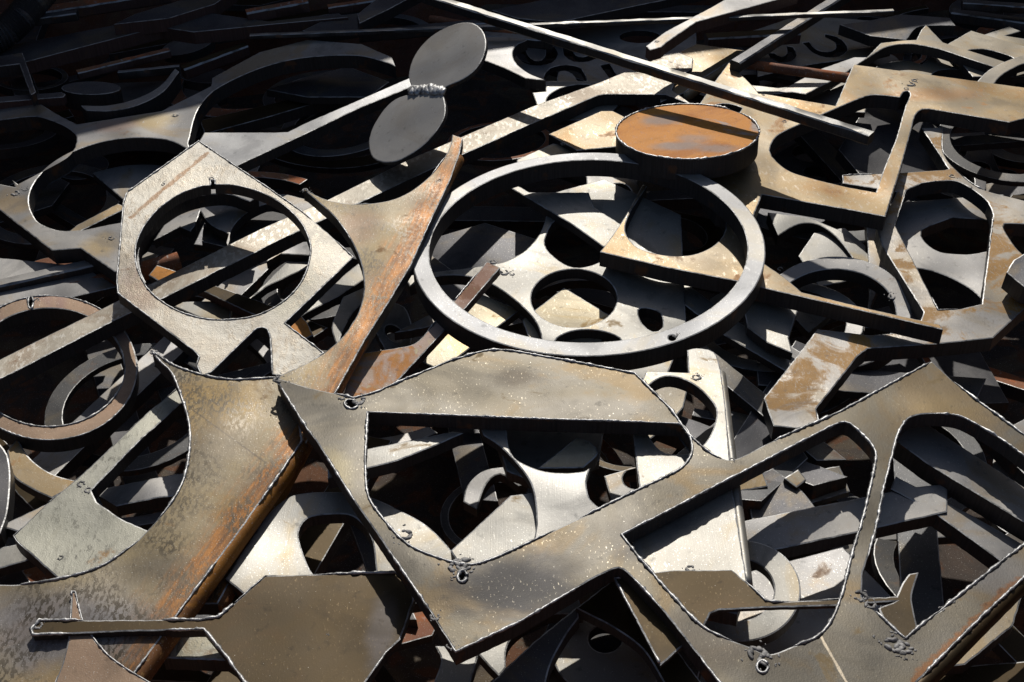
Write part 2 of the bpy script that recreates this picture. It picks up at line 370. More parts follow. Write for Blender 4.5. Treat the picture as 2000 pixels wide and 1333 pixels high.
def blob(parent, c, size, rnd, k):
    """slag thrown up round a pierced hole: an uneven rim of low fused lumps and a few loose beads"""
    bm = bmesh.new(); a0 = rnd.random() * 6.283; span = 3.4 + 2.4 * rnd.random(); n = 9
    items = [(a0 + span * i / n + rnd.gauss(0, .12), size * (.48 + .12 * rnd.random()), size * (.15 + .13 * rnd.random())) for i in range(n)]
    items += [(rnd.random() * 6.283, size * (.7 + .8 * rnd.random()), size * (.05 + .08 * rnd.random())) for i in range(k)]
    for a, d, r in items:
        m = Matrix.Translation((c[0] + math.cos(a) * d, c[1] + math.sin(a) * d, r * .1)) @ Matrix.Rotation(a + 1.57 + rnd.gauss(0, .5), 4, 'Z') @ Matrix.Diagonal((r * (1.0 + .7 * rnd.random()), r * .85, r * .55, 1))
        res = bmesh.ops.create_icosphere(bm, subdivisions=2, radius=1, matrix=m)
        for v in res['verts']:
            q = v.co * 170
            v.co += Vector((noise.noise(q), noise.noise(q + Vector((9, 0, 0))), noise.noise(q + Vector((0, 9, 0))) * .8)) * r * .42
    me = bpy.data.meshes.new('slag_splash'); bm.to_mesh(me); bm.free()
    me.polygons.foreach_set('use_smooth', [True] * len(me.polygons)); me.materials.append(CRUST)
    o = bpy.data.objects.new('slag_splash', me); COL.objects.link(o); o.parent = parent; o['kind'] = 'stuff'

def rolled_edge(label, a, b, r, mat):
    """the round mill edge along one straight side of a plate"""
    o, loc = THINGS[label]['obj'], THINGS[label]['loc']; la, lb = Vector(loc(*a)), Vector(loc(*b)); t = (lb - la); L = t.length; t.normalize(); nn = Vector((-t.y, t.x))
    rnd = random.Random(label); N, K = max(4, int(L / .012)), 14; verts, faces = [], []
    for i in range(N + 1):
        p = la + t * (L * i / N)
        for k in range(K):
            an = 2 * math.pi * k / K; rr = r * (1 + rnd.gauss(0, .012)); verts.append((p.x + nn.x * rr * .8 * math.cos(an), p.y + nn.y * rr * .8 * math.cos(an), -r - .0006 + rr * math.sin(an)))
    for i in range(N):
        for k in range(K):
            q, w_ = i * K + k, i * K + (k + 1) % K; faces.append((q, w_, w_ + K, q + K))
    faces += [tuple(range(K)), tuple(N * K + k for k in range(K))[::-1]]
    e = simple('rolled_edge', verts, faces, mat, o); bm = bmesh.new(); bm.from_mesh(e.data); bmesh.ops.recalc_face_normals(bm, faces=bm.faces); bm.to_mesh(e.data); bm.free()
    e.data.polygons.foreach_set('use_smooth', [True] * len(e.data.polygons)); return e
def simple(name, verts, faces, mat, parent=None):
    me = bpy.data.meshes.new(name); me.from_pydata(verts, [], faces); me.materials.append(mat); me.update()
    o = bpy.data.objects.new(name, me); COL.objects.link(o)
    if parent: o.parent = parent
    return o

def box_between(name, label, cat, a, b, wid, hgt, mat, side=None, roll=0.0, group=None, round_=False, burr=0):
    """a bar between two points given as (u, v, z) on its top centre line"""
    A, B = at_z(*a), at_z(*b); t = (B - A); L = t.length; t.normalize()
    up = Vector((0, 0, 1)); up = (up - t * up.dot(t)).normalized(); sd_ = up.cross(t)
    up, sd_ = up * math.cos(R(roll)) + sd_ * math.sin(R(roll)), sd_ * math.cos(R(roll)) - up * math.sin(R(roll))
    rnd = random.Random(label)
    K = 16 if round_ else 8; c = min(wid, hgt) * .12
    if round_: prof = [(wid / 2 * math.cos(2 * math.pi * i / K), hgt / 2 * math.sin(2 * math.pi * i / K) - hgt / 2) for i in range(K)]
    else: prof = [(wid / 2, -c), (wid / 2 - c, 0), (-wid / 2 + c, 0), (-wid / 2, -c), (-wid / 2, -hgt + c), (-wid / 2 + c, -hgt), (wid / 2 - c, -hgt), (wid / 2, -hgt + c)]
    N = max(2, int(L / .02)); verts, faces, mats = [], [], []
    for i in range(N + 1):
        for x, z in prof:
            j = .0004
            verts.append((i / N * L, x + rnd.gauss(0, j), z + rnd.gauss(0, j)))
    for i in range(N):
        for k in range(K):
            p, q = i * K + k, i * K + (k + 1) % K; faces.append((p, q, q + K, p + K))
            mats.append(0 if round_ else (1 if k in (0, 2) else 0 if k == 1 else 2))
    faces += [tuple(range(K))[::-1], tuple(N * K + k for k in range(K))]; mats += [2, 2]
    me = bpy.data.meshes.new(name); me.from_pydata(verts, [], faces); me.polygons.foreach_set('material_index', mats)
    me.polygons.foreach_set('use_smooth', [True] * len(faces)); me.set_sharp_from_angle(angle=R(35)); me.update()
    o = bpy.data.objects.new(name, me); COL.objects.link(o)
    o.matrix_world = Matrix(((t.x, sd_.x, up.x, A.x), (t.y, sd_.y, up.y, A.y), (t.z, sd_.z, up.z, A.z), (0, 0, 0, 1)))
    bm = bmesh.new(); bm.from_mesh(me); bmesh.ops.recalc_face_normals(bm, faces=bm.faces); bm.to_mesh(me); bm.free()
    for m in (M[mat], LIP, side or CUT): me.materials.append(m)
    tag(o, label, cat, group); return o
# ------------------------------------------------------------------ setting
GROUND = steel('rusty_dirt', (.05, .038, .03), (.075, .05, .035), rust=(.11, .05, .025), rust_t=.5, rough=.8, metal=0, flake_t=.8, scratch=0, bump=1.0)
g = simple('ground', [(-60, -60, -.46), (60, -60, -.46), (60, 60, -.46), (-60, 60, -.46)], [(0, 1, 2, 3)], GROUND); tag(g, kind='structure')
WALLM = steel('rusted_wall_paint', (.16, .075, .05), (.21, .10, .065), rust=(.14, .06, .03), rust_t=.5, rough=.7, metal=.0, flake_t=.75, scratch=.1, bump=.6)
def box(name, x0, x1, y0, y1, z0, z1, mat, parent):
    v = [(x, y, z) for z in (z0, z1) for y in (y0, y1) for x in (x0, x1)]
    return simple(name, v, [(0, 2, 3, 1), (4, 5, 7, 6), (0, 1, 5, 4), (2, 6, 7, 3), (0, 4, 6, 2), (1, 3, 7, 5)], mat, parent)
WALL_H = 1.0
skip = bpy.data.objects.new('container_wall', None); COL.objects.link(skip)
wa, wb = Vector((-.85, 1.95, 0)), Vector((1.10, 2.53, 0))
skip.location = (*((wa + wb) / 2).xy, -.46); skip.rotation_euler = (0, 0, math.atan2(wb.y - wa.y, wb.x - wa.x))
tag(skip, 'rust brown container wall in shade behind the heap', 'container')
box('panel', -4.5, 4.5, 0, .012, 0, WALL_H + .46 - .1, WALLM, skip)
box('top_rail', -4.5, 4.5, -.03, .06, WALL_H + .46 - .1, WALL_H + .46, WALLM, skip)
for i in range(9): box('rib', -4.05 + i * 1.0, -3.95 + i * 1.0, .012, .07, 0, WALL_H + .355, WALLM, skip)

# three unseen container walls, added to keep low sky light off the heap
def wall(label, x0, y0, x1, y1, z1):
    L = math.hypot(x1 - x0, y1 - y0); e = bpy.data.objects.new('container_wall', None); COL.objects.link(e)
    e.location = (x0, y0, -.46); e.rotation_euler = (0, 0, math.atan2(y1 - y0, x1 - x0)); tag(e, label, 'container')
    box('panel', 0, L, 0, .012, 0, z1 + .36, WALLM, e); box('top_rail', 0, L, -.03, .06, z1 + .36, z1 + .46, WALLM, e)
wall('unseen rust brown wall left of the heap, added to block low sky light', -1.75, 1.76, -1.75, -1.25, 1.0)
wall('unseen rust brown wall right of the heap, added to block low sky light', 1.85, -1.25, 1.85, 2.68, 1.0)
wall('unseen low rust brown wall nearest the viewer, added to block sky light', -1.72, -1.25, 1.82, -1.25, .36)

# ------------------------------------------------------------------ the upper plates
A_OUT = ('540,738 600,757 668,772 690,778 730,768 800,738 880,705 965,684s 1080,700s 1240,730 1310,800 1345,850 1392,888s 1432,898s 1500,866 1640,805 '
         '1820,706 1862,745 1905,780 2000,850 2120,935 2120,1010 2000,1128 1900,1222 1790,1333 1690,1440 1500,1440 1405,1333 1300,1198 1232,1125s 1208,1109s 1167,1125 '
         '1013,1216 890,1274 859,1225 838,1191 750,1062 687,971 621,866 600,839 550,760')
A_H1 = '718,805 1030,818 1322,828s 1342,840s 1352,882s 1330,915s 1250,955 1120,1018 990,1080s 930,1102s 890,1100s 800,1066s 742,1006s 718,965s 713,900'
A_H2 = '1640,826s 1660,828s 1700,866s 1711,892s 1690,995 1662,1090 1645,1160 1625,1210s 1596,1244s 1550,1262s 1503,1278s 1465,1264s 1375,1226s 1300,1150 1250,1092 1214,1045 1330,985 1540,876'
A_H3 = ('1774,818s 1756,842s 1748,866 1725,957 1711,1030 1694,1090 1685,1118 1683,1166 1706,1190 1751,1233 1769,1248 1793,1226 1860,1174 1961,1093 2000,1064 2080,985 '
        '2080,950 2000,891 1947,853s 1881,816s 1846,809s 1800,809s')
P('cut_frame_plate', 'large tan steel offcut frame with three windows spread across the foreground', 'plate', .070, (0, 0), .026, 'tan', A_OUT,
  [A_H1, A_H2, A_H3, 'E 686 790 13 9 10', 'E 903 1127 9 11 20', 'E 1489 1303 11 12 0'], burr=.7, rb=.0026,
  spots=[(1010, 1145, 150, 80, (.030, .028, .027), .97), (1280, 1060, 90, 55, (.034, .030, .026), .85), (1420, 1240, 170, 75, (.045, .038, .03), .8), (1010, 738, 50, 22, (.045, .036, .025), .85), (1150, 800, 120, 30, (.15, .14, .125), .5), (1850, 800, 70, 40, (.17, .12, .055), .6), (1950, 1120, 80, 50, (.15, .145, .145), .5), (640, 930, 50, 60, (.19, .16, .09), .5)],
  lines=[(1603, 1243, 1660, 1345, .0022, (.45, .38, .28), .8), (1995, 1135, 1790, 1330, .012, (.16, .065, .02), .75)],
  blobs=[(700, 783, 14, 7), (668, 776, 10, 5), (545, 742, 13, 10), (893, 1108, 17, 9), (905, 1103, 16, 8), (1480, 1278, 17, 8), (1496, 1290, 14, 6), (1745, 1260, 17, 12), (1765, 1266, 15, 10), (850, 1205, 9, 5), (880, 1262, 8, 5), (1680, 1165, 13, 6), (1700, 1182, 10, 4), (790, 1045, 14, 8), (1430, 899, 6, 4), (1860, 1174, 6, 3), (1838, 1190, 6, 3)])
P('rolled_edge_plate', 'brown curved offcut with orange rusted straight edge, under the foreground frame corner', 'plate', .026, (0, 4), .032, 'rolled',
  '296,686 340,714s 400,734s 455,742s 535,738 575,770 590,862 525,957 455,1055 381,1153 325,1230 266,1310 215,1385 -70,1385 -70,1140 0,1142s 35,1142s 115,1131s 196,1107s 259,1065s 287,1037s 325,995s 350,957s 364,918s 371,866s 369,826s 357,783s 336,730s 312,706s',
  burr=.66, rb=.0026, edge=((590, 862), (266, 1310), .075), anchor=(400, 950), spots=[(120, 1230, 190, 90, (.20, .19, .20), .65), (430, 790, 95, 55, (.25, .16, .05), .7), (440, 860, 70, 45, (.10, .075, .045), .5), (300, 1110, 60, 40, (.10, .08, .055), .5)], lines=[(375, 800, 520, 905, .0015, (.09, .07, .05), .7)], blobs=[(300, 688, 9, 6)])
P('fishtail_plate', 'rust streaked fishtail offcut with orange right edge, beside the big ring', 'plate', .052, (0, 6), .026, 'rolled',
  '592,369 640,391s 700,399s 760,392s 800,375s 840,344s 868,308s 880,283s 884,263 904,270 897,301 880,350 845,423 803,517 757,594 715,660 670,741 600,862 425,1180 330,1180 480,900 545,735 '
  '600,709s 635,688s 670,657s 698,615s 709,580s 711,550s 704,510s 684,466s 655,425s 620,393s', burr=.45, rb=.0022, edge=((897, 301), (670, 741), .07), anchor=(740, 520), spots=[(700, 445, 50, 40, (.2, .12, .08), .55)],
  blobs=[(596, 372, 8, 6), (858, 352, 5, 4)])
P('hexagon_plate', 'pale flaky hexagonal plate with large round hole and rust streak', 'plate', .045, (6, 10), .024, 'hex',
  '388,276 450,318 520,365 585,410 640,455 690,503 556,632 632,690 600,715 560,735 532,732 528,662s 522,644s 510,640s 498,645s 413,727 395,735 384,712s 389,698s 378,685 280,611 231,574 228,553 238,433 241,396 248,376',
  ['308,410s 283,440s 268,470s 264,500s 272,535s 296,573s 340,604s 390,621s 437,625s 500,617s 555,588s 592,545s 607,490s 599,455s 582,428s 555,402s 525,383s 490,370s 455,362s 420,361 420,352 411,352 411,363 395,364s 350,380s'],
  burr=.75, rb=.0018, lines=[(255, 425, 320, 370, .006, (.26, .12, .03), .8), (320, 370, 405, 300, .006, (.26, .12, .03), .8)], spots=[(275, 560, 55, 60, (.2, .11, .06), .6), (560, 560, 70, 60, (.36, .33, .24), .6)], blobs=[(413, 350, 8, 5), (318, 360, 6, 3)])
P('long_flat_bar', 'long flat scale-flaked bar running from left edge under the hexagonal plate to a forked end', 'bar', .006, (0, 0), .03, 'flaky',
  '-80,745 0,702 182,612 300,552 507,448 645,388 796,313 1040,208 1174,160 1232,136 1300,108 1326,103 1354,114 1352,133 1318,160 1312,176 1353,205 1300,185 1190,184s 1167,187s 1062,232 901,303 698,398 567,459 317,583 227,624 0,741 -80,782',
  burr=.35, rb=.0016, anchor=(640, 400))
P('steel_ring', 'big plain grey steel ring lying in the middle of the heap', 'ring', .046, (-1, 4), .040, 'ringmill',
  'E 1150 497 345 199 -1', ['E 1149 491 311 178 -1', 'E 1313 660 8 6'], burr=.10, rb=.0016, blobs=[(1318, 655, 8, 4)])
P('rusty_disc', 'thick round disc with orange rusted top resting on the big ring', 'disc', .094, (-2, -3), .046, 'rusty', 'E 1343 258 140 54 0', burr=.8, rb=.0030, spots=[(1290, 235, 40, 12, (.31, .25, .21), .8), (1330, 285, 60, 9, (.31, .26, .23), .8), (1400, 290, 50, 8, (.30, .25, .22), .7), (1355, 270, 35, 8, (.31, .26, .23), .6)], anchor=(1343, 258))
# the two discs welded together
P_L = P('welded_disc_pair', 'two grey round discs joined by a weld, leaning up on the bars', 'disc', .135, (-34, 15), .010, 'disc',
  '798,150s 806,116s 828,84s 859,60s 894,46s 922,45s 941,58s 949,80s 945,108s 929,135s 905,154s 870,170 866,176 865,186 870,206s 868,228s 855,252s 831,280s 803,301s 775,315s 747,317s 728,308s 721,290s 721,270s 730,245s 750,214s 772,194s 800,184 806,176 803,167', burr=.08, rb=.0012, anchor=(832, 178))
def weld(parent, loc, a, b, r):
    rnd = random.Random(5); bm = bmesh.new(); la, lb = Vector(loc(*a)), Vector(loc(*b))
    for i in range(26):
        t = i / 25; p = la.lerp(lb, t); rr = r * (.8 + .4 * rnd.random())
        m = Matrix.Translation((p.x, p.y + rnd.gauss(0, r * .15), 0)) @ Matrix.Diagonal((rr * .7, rr, rr * .45, 1))
        res = bmesh.ops.create_icosphere(bm, subdivisions=2, radius=1, matrix=m)
        for v in res['verts']: v.co += Vector((noise.noise(v.co * 200), noise.noise(v.co * 230), noise.noise(v.co * 260))) * r * .3
    me = bpy.data.meshes.new('weld_bead'); bm.to_mesh(me); bm.free(); me.polygons.foreach_set('use_smooth', [True] * len(me.polygons)); me.materials.append(SLAG)
    o = bpy.data.objects.new('weld_bead', me); COL.objects.link(o); o.parent = parent
weld(P_L, THINGS['two grey round discs joined by a weld, leaning up on the bars']['loc'], (805, 176), (864, 178), .013)

P('stepped_plate', 'tan stepped offcut with square-cornered foot beside the rusty disc', 'plate', .03, (0, 1), .034, 'ochre',
  '1667,126 2080,182 2080,210 1972,239 1828,215s 1802,213s 1787,226s 1780,252 1758,332 1729,423 1650,408 1489,380 1470,425 1400,415 1340,330 1330,240 1366,204 1396,160 1424,122 1468,166 1482,183 1496,184 1632,207',
  ['1503,294s 1517,266s 1566,241s 1610,222 1670,196s 1699,186s 1722,186s 1758,190 1764,180s 1774,178s 1778,186s 1769,206 1751,270 1727,329 1711,376 1660,367 1597,352 1545,336s 1517,316s', '1384,212s 1412,202s 1438,206s 1450,211 1438,232 1392,226'],
  spots=[(1830, 185, 90, 14, (.30, .15, .05), .6), (1560, 215, 60, 10, (.35, .2, .06), .7)], burr=.14, rb=.0018, blobs=[(1778, 165, 15, 7), (1786, 158, 10, 5), (1770, 174, 8, 5), (1532, 238, 7, 4), (1490, 186, 6, 4)])
P('angled_frame_plate', 'patchy ochre and grey frame plate with angular foot at the right', 'plate', -.035, (0, 3), .032, 'patch',
  '1800,250 1842,250 1841,294s 1860,325s 1912,367s 2000,392 2080,412 2080,442 1962,437s 1963,452s 1996,496s 2080,545 2080,566 2000,604 1940,660 1830,672 1694,681 1676,695 1615,772 1594,799 1598,822 1559,837 1511,832 1492,778 1538,720 1597,643 1700,655 1790,648 1800,622 1804,609 1723,480 1712,446 1740,400 1752,375 1646,358 1646,343 1770,337 1846,332 1853,330',
  ['1748,440 1790,522 1832,606 1874,604 1918,594 1930,500 1940,420 1930,395s 1895,367s 1862,353s 1800,358 1770,372'], burr=.38, rb=.0020, anchor=(1760, 560), blobs=[(1860, 345, 9, 6), (1895, 366, 6, 3)])
P('hook_plate', 'grey brown hook shaped offcut with long straight arm passing under the ring', 'plate', .0, (0, 1), .034, 'ochre',
  '1256,360 1264,364 1232,413s 1221,441s 1224,461s 1247,485s 1300,499s 1352,498s 1391,482s 1412,461s 1418,435s 1404,405s 1440,420 1492,515 1531,541 1566,571 1700,604 1836,634 1842,644 1700,611 1489,562 1434,548 1300,522 1172,492 1195,462 1220,425',
  burr=.15, rb=.0016, anchor=(1500, 560))
P('octagon_plate', 'dark brown octagonal blank with thin slag covered tail at the bottom left', 'plate', .018, (0, 1), .016, 'brown',
  '518,1125 700,1120 775,1119 812,1160 782,1249 754,1275 722,1321 700,1350 486,1345 440,1280 399,1230 250,1233 64,1241 61,1230 78,1212 250,1211 392,1211 427,1205 455,1181', burr=.55, rb=.0032, spots=[(745, 1235, 30, 90, (.10, .095, .10), .5)], anchor=(590, 1230), blobs=[(640, 1241, 3, 2), (75, 1222, 8, 5)])
P('sliver_plate', 'rust brown pointed sliver lying on the curved offcut at the bottom left', 'plate', .011, (0, 4), .006, 'brownring',
  '140,1156 147,1156 161,1211s 178,1240s 210,1279s 252,1310s 300,1340s 340,1385 95,1385 108,1333s 122,1296s 135,1240s 138,1200s', burr=.75, rb=.0016, anchor=(170, 1270))
P('tailed_plate', 'pale green grey blank with diagonal tail at the left, under the brown curved offcut', 'plate', -.022, (2, 4), .026, 'lichen',
  '150,936 189,900 290,804 350,756 372,782 353,788 266,868 178,958 189,981 241,1016 287,1036 330,1060 250,1130 115,1131 33,1058 26,1047 90,985', burr=.5, rb=.0024, blobs=[(158, 946, 9, 6), (172, 958, 8, 5), (118, 1090, 6, 3)])
P('brown_ring', 'brown ring with slit rim at the left edge, crossed by the long bar', 'ring', -.030, (4, 6), .030, 'brownring', 'E 95 719 173 141', ['E 95 718 148 116', 'E 60 592 5 12'], burr=.6, rb=.0022, blobs=[(56, 584, 6, 4), (72, 586, 6, 4)])
P('spare_arm_plate', 'light grey bent arm between the upper left holes and the leaning discs', 'plate', .035, (-2, 5), .026, 'ringmill',
  '385,283 399,259 540,259 562,258 596,241 700,196 798,153 830,150 818,164 700,212 600,260 458,326 430,312', burr=.12, rb=.0016, anchor=(560, 260))
P('holed_plate', 'grey plate with big circular cut-outs at the upper left', 'plate', .0, (-3, 6), .036, 'mill',
  '-60,215 0,209 80,204 113,224s 150,243 315,217 413,168 415,152 507,102 600,78 705,86 765,112 772,130 760,124s 700,109s 595,113s 507,134s 420,176s 385,217s 367,280 372,296 312,356 266,392 256,420 250,470 240,531 224,531 157,485 101,489 17,424 -60,360',
  ['56,395s 64,362s 91,329s 133,301s 189,280s 245,270s 301,270s 336,276s 363,289 356,304 302,346 254,384 246,410 240,434 160,450 119,451s 91,443s 70,430s', '-50,240 0,235s 70,228s 116,242s 140,256s 150,268s 147,287s 130,308s 88,332s 35,360 24,352 30,366 -50,350'],
  spots=[(300, 235, 50, 18, (.33, .24, .10), .7), (225, 245, 50, 14, (.30, .19, .14), .6), (195, 480, 40, 25, (.36, .25, .10), .7), (30, 400, 40, 20, (.34, .24, .12), .7)], burr=.16, rb=.0018, anchor=(240, 260), blobs=[(30, 378, 12, 8), (50, 370, 9, 5), (218, 466, 9, 7), (342, 226, 9, 5)])
# long thin bars across the top
box_between('angle_bar', 'long thin bright-topped bar slanting over the rusty disc from the top edge', 'bar', (800, -22, .160), (1703, 261, .162), .024, .022, 'white', CUT)
box_between('thin_strip', 'thin dark strip lying across the far heap behind the leaning discs', 'bar', (488, 68, .075), (1745, 20, .11), .014, .010, 'white', CUT)
P('bent_bar', 'thick bent bar end with fresh weld at the top, above the bright thin bar', 'bar', .11, (0, 2), .03, 'mill', '1262,90 1300,62 1394,12 1440,-14 1560,-14 1516,0 1360,43 1300,84 1292,92 1270,98', burr=.2, side=REDCUT, anchor=(1330, 55), blobs=[(1283, 82, 7, 5)])
P('crescent_plate', 'light grey crescent offcut sticking out right of the leaning discs', 'plate', .05, (0, 3), .028, 'mill',
  '900,72 996,72 1030,78s 1012,86s 1002,98s 1002,112s 1010,126s 1032,143s 1066,157 1026,153 985,133 946,118 900,100', burr=.1, anchor=(990, 110))
rolled_edge('brown curved offcut with orange rusted straight edge, under the foreground frame corner', (590, 862), (215, 1385), .0155, M['edgerust'])
rolled_edge('rust streaked fishtail offcut with orange right edge, beside the big ring', (897, 301), (425, 1180), .0125, M['edgerust'])
rolled_edge('large tan steel offcut frame with three windows spread across the foreground', (2120, 1010), (1690, 1440), .0125, M['brown'])
# ------------------------------------------------------------------ the second layer, seen between and through the upper plates
P('web_plate', 'light grey plate with round holes seen through the big ring', 'plate', -.055, (-2, 9), .026, 'bright',
  '790,540 845,532 897,526 981,513s 1027,489s 1055,455s 1066,425s 1070,380 1180,350 1330,420 1340,640 1300,740 1030,740 1050,690 1058,662s 1044,625s 1002,583s 950,550s 897,538s 845,542s 800,560',
  ['E 1121 583 84 57', '1064,468s 1067,486s 1083,503s 1108,519s 1132,523s 1165,515s 1200,490s 1190,440s 1140,415s 1085,430s', '1083,668s 1107,650s 1146,644s 1188,650s 1216,668s 1200,700s 1150,712s 1100,700s', '1246,606s 1262,602s 1290,612s 1294,640s 1275,648s 1254,632s'], burr=.05, anchor=(1100, 560))
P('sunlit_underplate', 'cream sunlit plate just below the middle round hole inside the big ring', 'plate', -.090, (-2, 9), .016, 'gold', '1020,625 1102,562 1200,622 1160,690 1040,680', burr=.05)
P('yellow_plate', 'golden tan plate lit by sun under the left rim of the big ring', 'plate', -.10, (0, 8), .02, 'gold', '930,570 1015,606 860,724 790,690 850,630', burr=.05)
P('rusty_tail_plate', 'rust and pink offcut with thin red tail pointing up inside the big ring', 'plate', -.006, (0, 4), .018, 'pinkrust',
  '951,511 977,523 908,603 866,648 768,753 700,800 660,800 690,720 705,690 768,681 810,671s 841,640s 887,588', burr=.5, rb=.002, anchor=(850, 650), side=REDCUT, spots=[(925, 555, 60, 62, (.20, .085, .042), .95)], blobs=[(963, 512, 9, 7), (985, 533, 12, 6), (1000, 536, 7, 4)])
P('wedge_plate', 'bright tapered flat bar crossing inside the top of the big ring', 'plate', -.005, (-1, 9), .022, 'bright', '990,350 1034,376 1150,376 1160,405 1215,440 1190,480 1178,482 1120,440 960,345', burr=.05, anchor=(1120, 410))
P('small_corner_plate', 'grey angular corner plate under the top rim of the ring right side', 'plate', -.03, (0, 5), .022, 'mill', '1110,330 1240,330 1250,380 1200,430 1150,400 1145,345', ['E 1205 395 32 38 20'], burr=.05)
P('yellow_speckled_plate', 'yellowish plate with ragged torn end left of the rusty disc', 'plate', -.012, (0, 3), .03, 'ochre', '1072,262 1174,217 1197,217 1235,236 1290,250 1270,280 1127,294 1110,284 1095,276', burr=.3, rb=.003, anchor=(1160, 260), blobs=[(1100, 282, 8, 7)])
P('ochre_plate', 'ochre plate with rolled edge behind the forked bar end', 'plate', .0, (0, 2), .03, 'ochre', '1300,115 1360,86 1454,99 1426,120 1378,150 1335,182 1290,200 1290,140', burr=.05)
box_between('square_bar', 'dark square bar slanting down from the top to the ochre plate', 'bar', (1660, -22, .09), (1436, 120, .06), .028, .028, 'dark')
box_between('rust_rod', 'red rusted round rod pointing at the stepped plate', 'rod', (1455, 116, .035), (1680, 147, .03), .024, .024, 'redrust', round_=True)
P('slotted_plate', 'pale plate with U shaped slots in half shade at the upper right', 'plate', -.06, (0, 3), .016, 'bright', '1470,60 1560,30 1700,40 1720,60 1740,100 1698,110 1571,128 1480,150',
  ['1568,84 1574,90s 1590,104s 1614,112s 1640,110s 1655,98s 1650,84s 1634,72s 1612,67 1612,73 1630,82s 1634,92s 1626,100s 1606,101s 1590,94s 1580,82', '1500,104 1506,114s 1522,122s 1544,120s 1556,108s 1548,92 1536,90 1538,104s 1526,112s 1512,104'], burr=.05)
P('letter_plate', 'shaded plate pierced by rounded slots behind the bright thin bar', 'plate', -.05, (0, 2), .016, 'mill', '985,60 1180,40 1360,50 1360,110 1260,150 1180,172 1040,168 990,130',
  ['1008,90 1007,106s 1022,122s 1048,128s 1078,122s 1090,106s 1082,92 1066,94 1066,108s 1058,118s 1044,119s 1032,110s 1026,98', '1100,92 1102,108s 1120,120s 1150,120s 1168,112 1160,104 1140,112s 1124,108s 1114,94', '1062,150s 1074,134s 1105,127s 1135,134s 1146,158 1128,158 1118,144s 1102,138s 1090,142s 1088,158 1066,158', 'E 1250 72 40 12', '1172,128 1190,124 1210,156 1196,160'], burr=.05)
P('light_holed_plate', 'small light plate with round hole left of the forked bar end', 'plate', -.02, (0, 4), .014, 'bright', '1040,181 1066,179 1066,159 1190,159 1240,170 1180,235 1060,235', ['E 1124 192 58 26 -8'], burr=.03)
P('low_triangle_plate', 'small light triangle under the ring near the flat bar', 'plate', -.03, (0, 4), .016, 'bright', '1010,312 1080,280 1130,290 1120,330 1010,345', burr=.03)
P('notch_strip', 'grey bent strip with lipped end below the rust rod', 'bar', -.02, (0, 2), .02, 'mill', '1512,184 1522,178s 1545,166s 1600,136 1668,112 1696,112 1640,150 1574,184 1546,180', burr=.2, anchor=(1600, 150))
P('grey_underplate', 'light grey plate under the bent strip at upper right', 'plate', -.07, (0, 4), .016, 'bright', '1465,166 1520,172 1700,150 1690,220 1560,215 1490,190', burr=.03)
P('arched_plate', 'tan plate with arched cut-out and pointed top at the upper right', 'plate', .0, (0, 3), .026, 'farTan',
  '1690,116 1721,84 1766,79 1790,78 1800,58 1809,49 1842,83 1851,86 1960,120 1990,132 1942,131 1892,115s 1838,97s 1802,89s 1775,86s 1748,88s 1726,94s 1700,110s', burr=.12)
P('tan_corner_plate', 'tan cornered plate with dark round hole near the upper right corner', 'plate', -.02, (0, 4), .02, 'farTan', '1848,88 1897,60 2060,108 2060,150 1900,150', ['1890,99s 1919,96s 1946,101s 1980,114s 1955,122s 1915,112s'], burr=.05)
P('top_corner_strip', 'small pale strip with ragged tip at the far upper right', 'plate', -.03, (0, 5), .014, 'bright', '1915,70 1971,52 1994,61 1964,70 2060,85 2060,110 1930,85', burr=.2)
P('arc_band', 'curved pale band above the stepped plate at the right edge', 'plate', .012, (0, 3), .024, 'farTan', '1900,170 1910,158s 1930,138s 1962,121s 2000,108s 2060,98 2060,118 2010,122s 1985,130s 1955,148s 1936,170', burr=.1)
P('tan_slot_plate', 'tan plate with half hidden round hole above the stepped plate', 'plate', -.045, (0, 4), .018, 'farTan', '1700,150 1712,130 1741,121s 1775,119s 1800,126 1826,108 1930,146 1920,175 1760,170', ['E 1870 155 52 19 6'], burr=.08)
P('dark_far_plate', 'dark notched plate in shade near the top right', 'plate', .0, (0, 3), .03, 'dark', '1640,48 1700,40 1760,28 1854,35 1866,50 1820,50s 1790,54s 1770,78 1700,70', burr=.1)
# right, middle
P('flat_ring', 'reddish grey ring lying below the stepped plate foot', 'ring', -.085, (-10, 15), .034, 'mill', 'E 1632 611 148 110', ['E 1630 614 120 88'], burr=.3, blobs=[(1524, 526, 8, 5), (1742, 580, 10, 7)])
P('double_hole_plate', 'pinkish grey plate with curved cut-outs inside the angular frame', 'plate', -.095, (-4, 8), .028, 'mill', '1690,400 1960,380 1965,600 1940,660 1690,640 1700,560',
  ['1800,450s 1806,472s 1835,492s 1890,497s 1935,490 1940,430 1860,425', '1700,600 1720,555s 1760,527s 1800,525s 1850,540s 1900,568s 1930,600 1900,640 1720,630', '1735,490 1742,500 1770,560 1730,540'], burr=.05, anchor=(1820, 500))
P('small_clamp_plate', 'small curved plate with welded lug below the stepped plate', 'plate', -.10, (0, 10), .03, 'bright', '1500,415 1580,425 1640,450 1700,500 1690,540 1640,470s 1600,440s 1560,438s 1520,460', burr=.2)
P('white_strip', 'small bright sunlit patch of plate seen deep below the stepped plate', 'plate', -.115, (0, 8), .02, 'white', '1560,500 1590,455 1650,445 1690,480 1700,540 1600,560', burr=.03)
P('bright_block', 'small bright square plate inside the reddish ring', 'plate', -.17, (0, 10), .02, 'white', '1540,560 1612,540 1640,600 1580,650 1540,610', burr=.03)
P('right_edge_lump', 'dark block poking in at the right edge beside the frame plate', 'plate', .02, (0, 8), .04, 'dark', '1966,532 1980,508 2000,496 2080,470 2080,580 2000,560', burr=.05)
